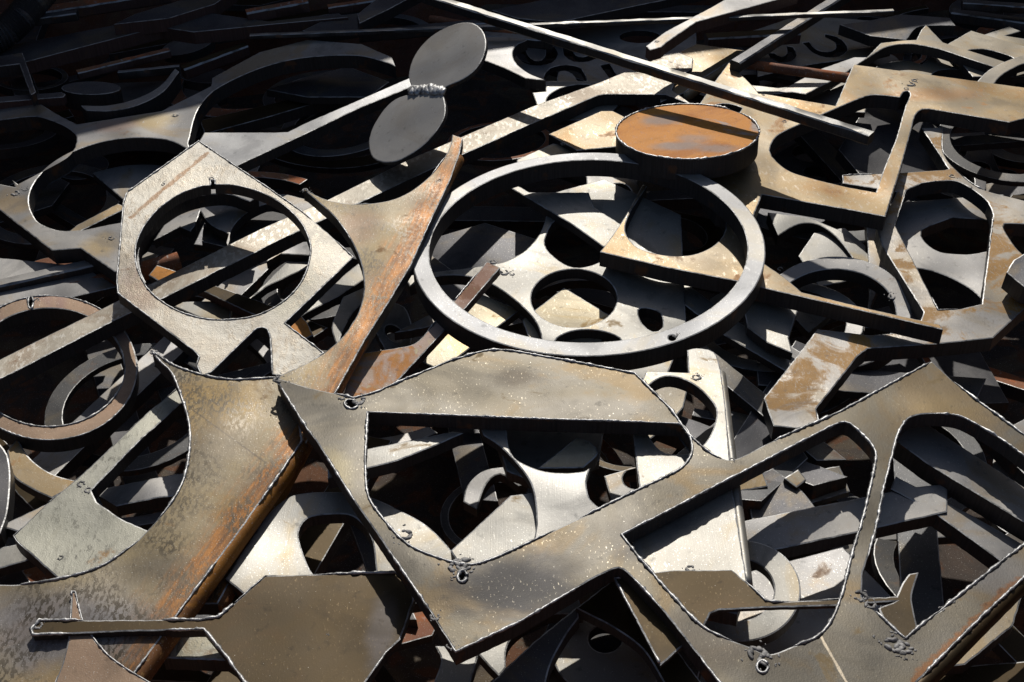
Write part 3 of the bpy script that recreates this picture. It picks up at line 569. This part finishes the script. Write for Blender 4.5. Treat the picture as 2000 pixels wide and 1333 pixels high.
P('grey_strip', 'grey flat strip sloping between the ring and the ochre foot', 'bar', -.07, (3, 7), .016, 'bright', '1290,560 1330,545 1432,622 1552,700 1540,728 1415,655', burr=.05)
P('grey_wing_plate', 'grey wing of plate right of the big ring lower rim', 'plate', -.05, (0, 6), .02, 'bright', '1452,600 1492,560 1560,600 1540,660 1548,690 1500,670 1460,640', burr=.05)
P('tall_plate', 'pale brushed strip plate standing up the middle behind the foreground frame', 'plate', .040, (-2, -1), .024, 'bright',
  '1342,684 1360,680s 1395,688s 1408,723 1418,800 1430,953 1459,1135 1440,1200 1245,1160 1235,1060 1250,960 1230,800 1262,725 1300,726 1345,728', ['1300,735s 1345,745s 1380,772s 1400,805s 1384,856s 1350,885s 1290,880s 1255,820s 1262,760s'], burr=.1, anchor=(1340, 950), blobs=[(1360, 738, 11, 7), (1348, 1112, 9, 7)])
P('inner_tan_plate', 'small tan plate seen through the round hole of the pale strip', 'plate', -.10, (0, 6), .02, 'farTan', '1235,760 1300,738 1345,750 1335,795 1300,835 1240,880', burr=.04)
P('dark_octagon_plate', 'shaded dark brown blank with slag tail and star tip under the foreground frame', 'plate', .051, (0, 0), .007, 'brown',
  '1200,1130 1310,1114 1429,1113 1457,1136 1496,1174 1515,1176 1629,1171 1751,1165 1762,1140 1776,1121 1794,1118 1781,1163s 1784,1190s 1792,1226 1770,1300 1716,1188 1751,1174 1629,1183 1515,1186 1405,1191 1387,1198 1373,1226 1290,1300', burr=.5, rb=.0026, anchor=(1400, 1160))
P('white_ring', 'pale washer-like ring lying below the dark brown blank', 'ring', -.04, (-10, 8), .02, 'bright', 'E 1446 1154 118 99', ['E 1440 1152 72 61'], burr=.03)
P('cross_bar', 'dark flat bar crossing behind the frame window at lower right', 'bar', -.02, (-2, 4), .026, 'mill', '1400,1035 1446,1020 1471,1014 1683,972 1780,952 1850,945 1850,1000 1663,1042 1501,1077 1440,1090', burr=.05)
P('fan_plate', 'dark fan shaped plate behind the frame window at lower right', 'plate', -.10, (-3, 6), .02, 'dark', '1458,959 1454,937 1509,915 1546,941s 1570,963s 1592,991 1560,1000 1469,1020', burr=.06)
P('small_block', 'small tan square chip near the window corner at lower right', 'plate', -.09, (4, 8), .014, 'farTan', '1532,934 1559,917 1575,937 1556,952', burr=.05)
P('tan_chip', 'tan square chip just right of the smaller chip', 'plate', -.12, (2, 8), .014, 'farTan', '1568,945 1594,918 1640,910 1660,960 1580,985', burr=.03)
P('yellow_chip', 'yellow lit chip under the frame arm at lower right', 'plate', -.09, (0, 10), .014, 'ochre', '1430,935 1487,915 1500,950 1440,960', burr=.03)
P('rounded_beam', 'grey thick flat bar at lower right behind the frame', 'bar', .01, (4, 2), .034, 'mill', '1735,850 1790,815 2090,1010 2090,1075 2000,1020 1810,905', burr=.05)
P('rolled_beam', 'grey brown rounded bar below the thick flat bar at lower right', 'bar', -.02, (4, 4), .028, 'mill', '1750,930 1815,965 1905,1010 2080,1110 2040,1150 1958,1098 1815,995 1740,955', burr=.05)
P('corner_tan_plate', 'tan plate under the frame arm in the bottom right corner', 'plate', -.02, (-3, 3), .02, 'farTan', '1700,1400 1830,1300 1960,1170 2000,1150 1978,1222 1885,1298 1800,1310 1760,1400', burr=.05)
P('corner_bar', 'dark bar along the very bottom right corner', 'bar', -.05, (0, 2), .03, 'brown', '1780,1312 1840,1304 2080,1286 2080,1400 1760,1400', burr=.05)
# centre window
P('pale_bent_bar', 'pale bent bar inside the left part of the central window', 'bar', .042, (0, 3), .024, 'bright', '640,905 713,878 885,843 905,846 860,866 776,900 713,916 640,935', burr=.04)
P('star_web_plate', 'bright white plate with concave sides in the central window', 'plate', .036, (-1, 4), .016, 'white',
  '935,830 944,850 974,870s 1010,906s 1037,945s 1046,985s 1048,1024 1040,1070 1240,1070 1172,993 1152,975s 1145,942s 1150,920s 1153,914 1140,921s 1096,924s 1056,919s 1010,899s 994,876s 990,845 985,820', burr=.03, anchor=(1070, 960))
P('round_underplate', 'blue grey plate under the white concave plate in the central window', 'plate', -.01, (0, 6), .02, 'bright', '960,830 1180,830 1170,900 1060,950 990,920', burr=.03)
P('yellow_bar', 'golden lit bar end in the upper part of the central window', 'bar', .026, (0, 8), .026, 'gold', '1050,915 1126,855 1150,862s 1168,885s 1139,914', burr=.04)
P('ribbed_fan_plate', 'cream fan shaped plate in the middle of the central window', 'plate', .010, (-2, 3), .02, 'bright', '880,1076 997,968 1060,960 1060,1060 1000,1120 911,1120', burr=.04)
P('curved_strip', 'grey curved strip left of the cream fan shaped plate', 'plate', -.10, (0, 4), .02, 'mill', '905,980 912,950s 940,922s 977,913s 1012,916s 1030,945 1013,949 977,926s 950,945s 931,995', burr=.15)
P('right_window_plate', 'small grey plate at the right end of the central window', 'plate', -.07, (0, 6), .016, 'mill', '1180,930 1294,897 1340,915 1320,960 1200,1000', ['E 1240 935 24 20'], burr=.05)
P('round_rim_plate', 'pale plate with round rim under the left arm of the foreground frame', 'plate', -.012, (2, 4), .022, 'bright',
  '440,1130 500,1040s 530,998s 575,967s 656,961s 719,970s 775,994s 839,1031s 895,1094s 930,1160 800,1180 500,1180', ['590,1075s 583,1040s 600,1013s 640,1005s 690,1009s 725,1050s 735,1115 640,1135 610,1120s'], burr=.15, rb=.0014, anchor=(660, 1040))
# bottom strip
P('cream_curve_plate', 'cream curved strip at the bottom edge below the frame corner', 'plate', -.03, (0, 3), .02, 'bright', '850,1262 935,1262 930,1295s 918,1335s 905,1400 830,1400 845,1340s 862,1290s', burr=.4, rb=.0014)
P('cream_hook_plate', 'cream pointed plate right of the frame corner at the bottom', 'plate', -.045, (0, 3), .02, 'bright', '925,1268 1040,1215 1130,1170 1140,1200 1060,1200 1010,1236s 993,1256s 987,1280s 988,1304 974,1320', burr=.04)
P('dark_blade_plate', 'dark smudged plate with curved right edge at the bottom centre', 'plate', -.01, (-2, 2), .022, 'dark', '940,1400 960,1333 1040,1256 1127,1186 1131,1206 1106,1240s 1076,1296s 1064,1345s 1060,1400', burr=.05)
P('grey_washer_plate', 'blue grey round plate with dark hole at the bottom centre', 'ring', -.07, (0, 3), .02, 'bright', 'E 1195 1275 115 88', ['E 1182 1248 33 27'], burr=.05)
P('brown_curve_plate', 'brown plate with curved left side inside the frame notch at the bottom', 'plate', -.0, (0, 2), .018, 'brown', '1125,1188 1200,1130 1240,1130 1300,1240 1420,1400 1330,1400 1296,1333s 1255,1268s 1197,1225s 1153,1202s', burr=.1)
P('bottom_grey_plate', 'grey green plate with chipped corner below the brown blank tail', 'plate', -.02, (0, 4), .026, 'lichen', '318,1286 352,1240 400,1225 470,1240 520,1290 440,1290', burr=.1)
# left, lower
P('tan_arc_plate', 'tan curved arc plate under the brown ring at the left', 'plate', -.07, (4, 6), .02, 'ochre', '14,880 34,856 54,890s 81,914s 112,930s 160,942 101,973 63,955s 25,928s', burr=.3, rb=.0016)
P('left_edge_rim', 'dark curved rim plate at the left edge below the brown ring', 'plate', -.04, (0, 6), .03, 'dark', '-60,840 0,868 14,888s 20,930s 14,1000s 0,1042 -60,1050', burr=.2)
P('left_grey_bar', 'grey flat bar end left of the pale blank', 'bar', -.06, (3, 5), .022, 'mill', '0,1028 83,988 180,950 200,985 40,1040', burr=.05)
P('middle_grey_bar', 'grey flat bar right of the pale blank tail', 'bar', -.07, (2, 6), .026, 'mill', '180,960 205,954 342,926 400,920 380,965 310,972 227,989', burr=.15)
P('left_corner_plate', 'light grey plate at the left edge below the pale blank', 'plate', -.07, (2, 6), .02, 'bright', '-60,1100 7,1068 40,1062 70,1090 0,1110 -60,1140', burr=.05)
# inside the hexagonal plate
P('inner_ring', 'dark thick ring rim showing inside the hexagonal plate hole', 'ring', -.03, (6, 16), .036, 'mill',
  '258,510 272,450s 315,400s 380,373s 440,364s 505,384 488,394 440,379s 379,386s 327,409s 290,446s 271,490s 275,530s 285,552 276,556 262,535', burr=.1, anchor=(380, 440))
P('curved_web_plate', 'light grey plate with scalloped edge behind the hexagonal plate hole', 'plate', -.06, (-2, 6), .022, 'mill', '300,470 320,440 380,400 440,372 560,380 640,400 600,420 529,398s 497,408s 471,425s 453,447s 443,480 447,458s 423,446s 405,433s 391,411 381,440 372,452 351,443', burr=.05)
P('right_inner_plate', 'light plate at the right side inside the hexagonal plate hole', 'plate', -.07, (0, 5), .02, 'mill', '520,510 586,473 640,470 640,500 547,496', burr=.05)
P('bright_inner_plate', 'bright strip at lower right inside the hexagonal plate hole', 'plate', -.09, (0, 8), .02, 'bright', '480,590 560,512 640,508 580,532 520,560', burr=.05)
P('ochre_chip', 'ochre chip at the left inside the hexagonal plate hole', 'plate', -.045, (0, 8), .02, 'rusty', '290,538 306,518 345,530 330,560', burr=.05)
P('brown_cross_bar', 'brown bar crossing low inside the hexagonal plate hole', 'bar', -.08, (0, 4), .02, 'brown', '380,560 420,558 540,600 640,640 610,660 480,608', burr=.05, side=REDCUT)
P('lower_inner_strip', 'light strip at the bottom inside the hexagonal plate hole', 'bar', -.10, (0, 6), .02, 'bright', '320,590 350,590 416,588 450,590 450,630 390,620', burr=.05)
box_between('rust_tube', 'rusted round tube passing left of the hexagonal plate', 'tube', (-40, 605, -.10), (346, 494, -.08), .040, .040, 'redrust', round_=True)
P('notch_plate', 'tan plate with ragged lower edge between hexagonal and fishtail plates', 'plate', -.05, (0, 7), .02, 'bright', '560,640 640,562 700,515 720,540 660,580 600,610', burr=.25)
P('orange_chip', 'orange rusty plate corner between hexagonal and fishtail plates', 'plate', -.045, (0, 6), .02, 'rusty', '555,640 584,612 600,630 612,655 590,665', burr=.05)
P('band_piece', 'pale curved band below the fishtail plate inner curve', 'plate', -.06, (-3, 6), .02, 'bright', '670,580 715,560 712,590 690,610s 668,650s 660,680 648,640s 660,605s', burr=.05)
P('side_plate', 'light grey plate with curved edge between fishtail plate and ring', 'plate', -.07, (0, 7), .022, 'bright', '730,640 765,590 790,600s 805,640s 800,690 755,690', ['E 770 652 22 14 40'], burr=.05)
P('short_bar', 'short grey bar just left of the big ring lower rim', 'bar', -.04, (0, 5), .02, 'mill', '770,650 840,614 900,600 900,625 805,645', burr=.05)
# upper left hole contents and the shaded far side
P('grey_hole_plate', 'light grey plate seen through the round hole at upper left', 'plate', -.07, (-2, 8), .02, 'mill', '180,338 240,324s 300,322s 360,332 300,400 243,392', burr=.05)
P('thin_edge_bar', 'thin tan edged bar low in the round hole at upper left', 'bar', -.10, (0, 8), .02, 'ochre', '100,480 150,440 230,398 250,405 160,450 120,485', burr=.05)
P('left_lower_plate', 'shaded brown plate left of the hexagonal plate under the grey plate', 'plate', -.09, (0, 4), .02, 'mill', '-40,500 60,510 160,520 230,560 100,590 -40,600', burr=.05)
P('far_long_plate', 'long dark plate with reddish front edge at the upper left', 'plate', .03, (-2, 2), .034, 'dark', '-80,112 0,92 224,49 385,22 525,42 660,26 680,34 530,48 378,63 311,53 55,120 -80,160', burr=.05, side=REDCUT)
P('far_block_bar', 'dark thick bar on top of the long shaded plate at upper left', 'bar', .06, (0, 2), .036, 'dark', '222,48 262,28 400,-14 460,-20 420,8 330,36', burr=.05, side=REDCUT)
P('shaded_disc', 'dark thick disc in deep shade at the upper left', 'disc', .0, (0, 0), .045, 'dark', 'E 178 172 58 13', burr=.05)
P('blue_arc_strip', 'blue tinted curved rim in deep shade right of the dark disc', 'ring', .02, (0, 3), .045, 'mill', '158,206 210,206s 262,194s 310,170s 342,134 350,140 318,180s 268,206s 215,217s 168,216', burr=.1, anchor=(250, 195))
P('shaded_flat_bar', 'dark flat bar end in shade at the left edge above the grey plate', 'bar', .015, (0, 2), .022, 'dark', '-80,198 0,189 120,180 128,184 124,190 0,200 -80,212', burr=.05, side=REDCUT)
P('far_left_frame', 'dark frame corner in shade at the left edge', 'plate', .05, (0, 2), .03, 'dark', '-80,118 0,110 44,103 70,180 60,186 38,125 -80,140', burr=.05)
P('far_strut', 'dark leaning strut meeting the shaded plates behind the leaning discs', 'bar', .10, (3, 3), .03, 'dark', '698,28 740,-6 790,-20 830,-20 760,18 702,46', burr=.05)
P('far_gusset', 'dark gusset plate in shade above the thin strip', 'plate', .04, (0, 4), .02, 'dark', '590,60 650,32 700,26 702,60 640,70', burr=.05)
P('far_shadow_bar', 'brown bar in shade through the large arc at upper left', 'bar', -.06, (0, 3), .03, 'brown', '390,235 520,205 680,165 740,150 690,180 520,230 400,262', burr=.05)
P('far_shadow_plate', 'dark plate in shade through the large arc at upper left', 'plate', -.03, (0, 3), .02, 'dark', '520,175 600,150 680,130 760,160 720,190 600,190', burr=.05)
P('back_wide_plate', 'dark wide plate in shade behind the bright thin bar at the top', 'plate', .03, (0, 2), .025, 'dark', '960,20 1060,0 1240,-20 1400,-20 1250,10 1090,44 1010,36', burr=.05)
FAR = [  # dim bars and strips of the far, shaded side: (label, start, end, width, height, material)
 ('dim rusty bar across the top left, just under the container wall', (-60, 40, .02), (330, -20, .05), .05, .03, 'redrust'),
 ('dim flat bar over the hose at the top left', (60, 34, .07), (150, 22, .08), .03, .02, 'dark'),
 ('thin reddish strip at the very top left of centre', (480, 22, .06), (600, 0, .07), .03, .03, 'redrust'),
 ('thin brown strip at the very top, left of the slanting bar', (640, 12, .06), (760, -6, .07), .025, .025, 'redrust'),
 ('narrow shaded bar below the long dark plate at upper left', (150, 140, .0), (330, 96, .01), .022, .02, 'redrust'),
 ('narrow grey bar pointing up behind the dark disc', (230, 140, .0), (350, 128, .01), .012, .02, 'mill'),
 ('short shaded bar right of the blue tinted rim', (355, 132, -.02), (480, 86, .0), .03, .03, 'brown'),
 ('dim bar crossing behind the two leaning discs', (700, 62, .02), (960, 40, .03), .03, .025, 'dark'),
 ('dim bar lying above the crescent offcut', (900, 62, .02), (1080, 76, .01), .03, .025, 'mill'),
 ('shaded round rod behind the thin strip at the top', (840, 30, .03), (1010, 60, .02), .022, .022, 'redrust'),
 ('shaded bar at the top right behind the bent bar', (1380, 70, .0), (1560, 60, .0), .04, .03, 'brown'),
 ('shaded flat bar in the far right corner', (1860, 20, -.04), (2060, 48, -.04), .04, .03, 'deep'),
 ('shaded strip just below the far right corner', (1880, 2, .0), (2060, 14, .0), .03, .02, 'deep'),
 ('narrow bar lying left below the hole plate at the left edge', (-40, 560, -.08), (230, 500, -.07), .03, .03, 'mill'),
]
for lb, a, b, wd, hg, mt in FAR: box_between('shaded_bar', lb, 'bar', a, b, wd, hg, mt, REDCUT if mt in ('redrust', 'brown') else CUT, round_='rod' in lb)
# the ribbed hose in the far corner
def hose():
    cl = [at_z(u, v, z) for u, v, z in ((95, -30, .12), (62, 8, .10), (40, 36, .08), (12, 62, .06), (-40, 92, .04))]
    pts = []
    for i in range(len(cl) - 1):
        for k in range(16): pts.append(cl[i].lerp(cl[i + 1], k / 16))
    verts, faces, K = [], [], 14
    for i, p in enumerate(pts):
        t = (pts[min(i + 1, len(pts) - 1)] - pts[max(0, i - 1)]).normalized(); a = t.cross(Vector((0, 0, 1))).normalized(); b = a.cross(t)
        r = .038 if i % 2 else .031
        for k in range(K):
            an = 2 * math.pi * k / K; verts.append(p + a * r * math.cos(an) + b * r * math.sin(an))
    for i in range(len(pts) - 1):
        for k in range(K):
            q = i * K + k; s = i * K + (k + 1) % K; faces.append((q, s, s + K, q + K))
    o = simple('ribbed_hose', verts, faces, M['dark']); tag(o, 'dark ribbed hose curling in the far upper left corner', 'hose')
hose()
rolled_edge('pale brushed strip plate standing up the middle behind the foreground frame', (1408, 723), (1459, 1135), .0115, M['bright'])
rolled_edge('ochre plate with rolled edge behind the forked bar end', (1454, 99), (1335, 182), .0145, M['ochre'])
# ------------------------------------------------------------------ what lies deeper: offcuts glimpsed between the plates
def deep_mesh(kind, rnd):
    s = rnd.uniform(.09, .20)
    def circ(r, n=40, cx=0, cy=0): return [(cx + r * math.cos(2 * math.pi * i / n), cy + r * math.sin(2 * math.pi * i / n)) for i in range(n)]
    if kind == 'ring': lo = [circ(s * .9), circ(s * rnd.uniform(.62, .82))[::-1]]
    elif kind == 'bar':
        w_ = rnd.uniform(.010, .032); lo = [[(-s * 1.9, -w_), (s * 1.9, -w_), (s * 1.9 + w_, w_), (-s * 1.9, w_)]]
    elif kind == 'web':
        lo = [[(-s, -s * .8), (s, -s * .9), (s * 1.1, s * .8), (-s * .9, s)], circ(s * .52, 36, s * .35, s * .2)[::-1], circ(s * .3, 30, -s * .55, -s * .35)[::-1]]
    elif kind == 'arc':
        r0, r1 = s * 1.5, s * 1.5 - rnd.uniform(.02, .05); n = 26; e = rnd.uniform(1.2, 2.6)
        lo = [[(r0 * math.cos(e * i / n), r0 * math.sin(e * i / n)) for i in range(n + 1)] + [(r1 * math.cos(e * i / n), r1 * math.sin(e * i / n)) for i in range(n, -1, -1)]]
    elif kind == 'slug': lo = [circ(s * .4, 36)]
    else:
        lo = [[(-s, -s * .6), (s * .6, -s * .7), (s, 0), (s * .7, s * .6), (-s * .5, s * .7), (-s * 1.1, s * .1)]]
    lo = [resample(l, .012, .0002, rnd) for l in lo]
    return slab_mesh('buried_' + kind, lo, rnd.uniform(.012, .03), .0015)
BURIED_SKIP = {0, 1, 15, 24, 27, 45, 46, 47, 48, 50, 52, 66, 67, 71, 73, 82, 95, 96, 97, 98, 99, 100, 101, 103, 108, 115, 118, 125, 136, 137, 138, 142, 144, 148, 149, 151, 156, 157, 159, 160}
BURIED_LABEL = {
 2: 'buried blackish six sided blank seen beside the dark blade plate',
 3: 'buried blackish two-holed plate seen beside the grey washer plate',
 4: 'buried grey six sided blank seen beside the foreground frame',
 5: 'buried dark brown two-holed plate seen beside the bottom grey plate',
 6: 'buried dark brown flat bar seen beside the round rim plate',
 7: 'buried blackish flat bar seen beside the dark octagon plate',
 8: 'buried dark grey flat bar seen beside the left corner plate',
 9: 'buried grey six sided blank seen beside the rounded beam',
 10: 'buried blackish six sided blank seen beside the fan plate',
 11: 'buried dark grey flat bar seen beside the angled frame plate',
 12: 'buried dark grey flat bar seen beside the tan chip',
 13: 'buried blackish flat bar seen beside the pale strip plate',
 14: 'buried dark grey flat bar seen beside the foreground frame',
 16: 'buried grey flat bar seen beside the brown ring',
 17: 'buried grey ring seen beside the hook plate',
 18: 'buried dark brown flat bar seen beside the left lower plate',
 19: 'buried blackish ring seen beside the bright inner plate',
 20: 'buried red rusted small disc seen beside the left lower plate',
 21: 'buried dark brown two-holed plate seen beside the hook plate',
 22: 'buried blackish six sided blank seen beside the curved web plate',
 23: 'buried red rusted curved strip seen beside the hexagon plate',
 25: 'buried dark grey flat bar seen beside the spare arm plate',
 26: 'buried blackish curved strip seen beside the small clamp plate',
 28: 'buried blackish flat bar seen beside the tan corner plate',
 29: 'buried blackish ring seen beside the angled frame plate',
 30: 'buried red rusted ring seen beside the long flat bar',
 31: 'buried dark grey ring seen beside the far shadow bar',
 32: 'buried blackish small disc seen beside the rusty disc',
 33: 'buried blackish curved strip seen beside the spare arm plate',
 34: 'buried grey ring seen beside the slotted plate',
 35: 'buried red rusted curved strip seen beside the far shadow bar',
 36: 'buried dark grey small disc seen beside the upper left holed plate',
 37: 'buried grey small disc seen beside the tan slot plate',
 38: 'buried red rusted ring seen beside the top corner strip',
 39: 'buried grey small disc seen beside the far long plate',
 40: 'buried dark grey curved strip seen beside the letter plate',
 41: 'buried blackish flat bar seen beside the far long plate',
 42: 'buried dark grey ring deep at the top right of the heap',
 43: 'buried blackish flat bar seen beside the back wide plate',
 44: 'buried dark brown six sided blank seen beside the far block bar',
 49: 'buried dark brown flat bar seen beside the corner tan plate',
 51: 'buried red rusted flat bar seen beside the tailed plate',
 53: 'buried blackish curved strip seen beside the lower right cross bar',
 54: 'buried blackish ring seen beside the dark octagon plate',
 55: 'buried grey flat bar seen beside the lower right cross bar',
 56: 'buried red rusted small disc seen beside the rounded beam',
 57: 'buried dark grey flat bar seen beside the rolled beam',
 58: 'buried grey ring seen beside the rounded beam',
 59: 'buried dark brown flat bar seen beside the tan arc plate',
 60: 'buried dark brown ring seen beside the right window plate',
 61: 'buried blackish ring seen beside the tailed plate',
 62: 'buried dark grey ring seen beside the brown curved offcut',
 63: 'buried grey curved strip seen beside the pale bent bar',
 64: 'buried blackish flat bar seen beside the side plate',
 65: 'buried blackish curved strip seen beside the foreground frame',
 68: 'buried blackish curved strip seen beside the hexagon plate',
 69: 'buried dark grey flat bar seen beside the big ring',
 70: 'buried dark grey six sided blank seen beside the round-holed light plate',
 72: 'buried blackish curved strip seen beside the angled frame plate',
 74: 'buried dark grey six sided blank seen beside the small clamp plate',
 75: 'buried blackish ring seen beside the upper left holed plate',
 76: 'buried dark grey flat bar seen beside the pinkish plate',
 77: 'buried dark grey curved strip seen beside the angled frame plate',
 78: 'buried dark brown flat bar seen beside the angled frame plate',
 79: 'buried dark grey six sided blank seen beside the stepped plate',
 80: 'buried blackish flat bar beside the stepped plate, lower of two',
 81: 'buried dark grey ring seen beside the upper left holed plate',
 83: 'buried red rusted two-holed plate seen beside the long flat bar',
 84: 'buried blackish curved strip seen beside the far shadow bar',
 85: 'buried blackish ring seen beside the far shadow plate',
 86: 'buried grey two-holed plate seen beside the grey underplate',
 87: 'buried blackish ring seen beside the far long plate',
 88: 'buried blackish flat bar seen beside the far left frame',
 89: 'buried red rusted ring seen beside the tan slot plate',
 90: 'buried dark brown curved strip seen beside the dark far plate',
 91: 'buried dark grey small disc seen beside the letter plate',
 92: 'buried dark brown flat bar seen beside the far long plate',
 93: 'buried blackish two-holed plate seen beside the thin strip',
 94: 'buried dark grey six sided blank deep at the top right of the heap',
 102: 'buried red rusted six sided blank seen beside the octagon plate',
 104: 'buried dark grey flat bar seen beside the round rim plate',
 105: 'buried blackish six sided blank seen beside the left edge rim',
 106: 'buried red rusted curved strip seen beside the round underplate',
 107: 'buried blackish ring seen beside the rounded beam',
 109: 'buried grey curved strip seen beside the tailed plate',
 110: 'buried dark grey flat bar seen beside the tailed plate',
 111: 'buried red rusted ring seen beside the angled frame plate',
 112: 'buried dark grey flat bar seen beside the grey strip',
 113: 'buried grey curved strip seen beside the round-holed light plate',
 114: 'buried blackish flat bar seen beside the brown cross bar',
 116: 'buried dark grey flat bar seen beside the sunlit underplate',
 117: 'buried blackish six sided blank seen beside the inner ring',
 119: 'buried dark grey curved strip seen beside the small corner plate',
 120: 'buried blackish six sided blank seen beside the upper left holed plate',
 121: 'buried dark grey flat bar seen beside the round-holed light plate',
 122: 'buried red rusted two-holed plate deep at the top right of the heap',
 123: 'buried dark grey small disc seen beside the grey hole plate',
 124: 'buried dark grey two-holed plate deep at the top right of the heap',
 126: 'buried blackish ring seen beside the stepped plate',
 127: 'buried dark brown curved strip seen beside the spare arm plate',
 128: 'buried blackish flat bar seen beside the stepped plate',
 129: 'buried grey six sided blank seen beside the blue arc strip',
 130: 'buried dark brown curved strip seen beside the upper left holed plate',
 131: 'buried dark grey curved strip seen beside the arched plate',
 132: 'buried dark grey flat bar seen beside the letter plate',
 133: 'buried dark grey curved strip seen beside the shaded disc',
 134: 'buried grey curved strip seen beside the far strut',
 135: 'buried blackish curved strip seen beside the slotted plate',
 139: 'buried dark grey flat bar seen beside the octagon plate',
 140: 'buried dark grey curved strip seen beside the octagon plate',
 141: 'buried dark brown flat bar seen beside the lower right cross bar',
 143: 'buried blackish ring seen beside the curved strip',
 145: 'buried dark grey flat bar seen beside the curved strip',
 146: 'buried red rusted flat bar deep at the middle right of the heap',
 147: 'buried dark grey six sided blank seen beside the angled frame plate',
 150: 'buried dark grey two-holed plate seen beside the rust tube',
 152: 'buried blackish flat bar seen beside the thin edge bar',
 153: 'buried blackish flat bar seen beside the big ring',
 154: 'buried dark grey curved strip seen beside the long flat bar',
 155: 'buried blackish two-holed plate seen beside the stepped plate',
 158: 'buried blackish six sided blank seen beside the far shadow bar',
 161: 'buried blackish flat bar seen beside the rust rod',
}
KIND = {'ring': ('buried_ring', 'ring', 'buried rings'), 'bar': ('buried_bar', 'bar', 'buried bars'), 'web': ('buried_holed_plate', 'plate', 'buried holed plates'),
        'arc': ('buried_arc_strip', 'strip', 'buried arc strips'), 'slug': ('buried_disc', 'disc', 'buried discs'), 'blank': ('buried_blank', 'plate', 'buried blanks')}
rnd = random.Random(21)
protos = {k: [deep_mesh(k, rnd) for _ in range(4)] for k in KIND}
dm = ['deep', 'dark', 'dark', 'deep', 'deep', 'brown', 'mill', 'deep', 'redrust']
order = ['bar', 'ring', 'arc', 'web', 'bar', 'blank', 'arc', 'slug', 'ring', 'bar']
BURIED = []
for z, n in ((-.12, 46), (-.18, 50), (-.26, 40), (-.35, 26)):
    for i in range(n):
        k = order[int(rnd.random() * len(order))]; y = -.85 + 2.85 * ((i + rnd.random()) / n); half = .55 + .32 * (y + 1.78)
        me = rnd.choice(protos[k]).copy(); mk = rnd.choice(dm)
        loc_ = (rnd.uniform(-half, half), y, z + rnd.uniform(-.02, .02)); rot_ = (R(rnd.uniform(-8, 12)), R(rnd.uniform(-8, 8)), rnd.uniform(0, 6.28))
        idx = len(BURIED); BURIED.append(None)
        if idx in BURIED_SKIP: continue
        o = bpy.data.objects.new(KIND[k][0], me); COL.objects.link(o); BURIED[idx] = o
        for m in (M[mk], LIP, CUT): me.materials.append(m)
        o.location = loc_; o.rotation_euler = rot_; o['idx'] = idx; o['mk'] = mk
        tag(o, BURIED_LABEL.get(idx, 'buried offcut'), KIND[k][1], KIND[k][2])
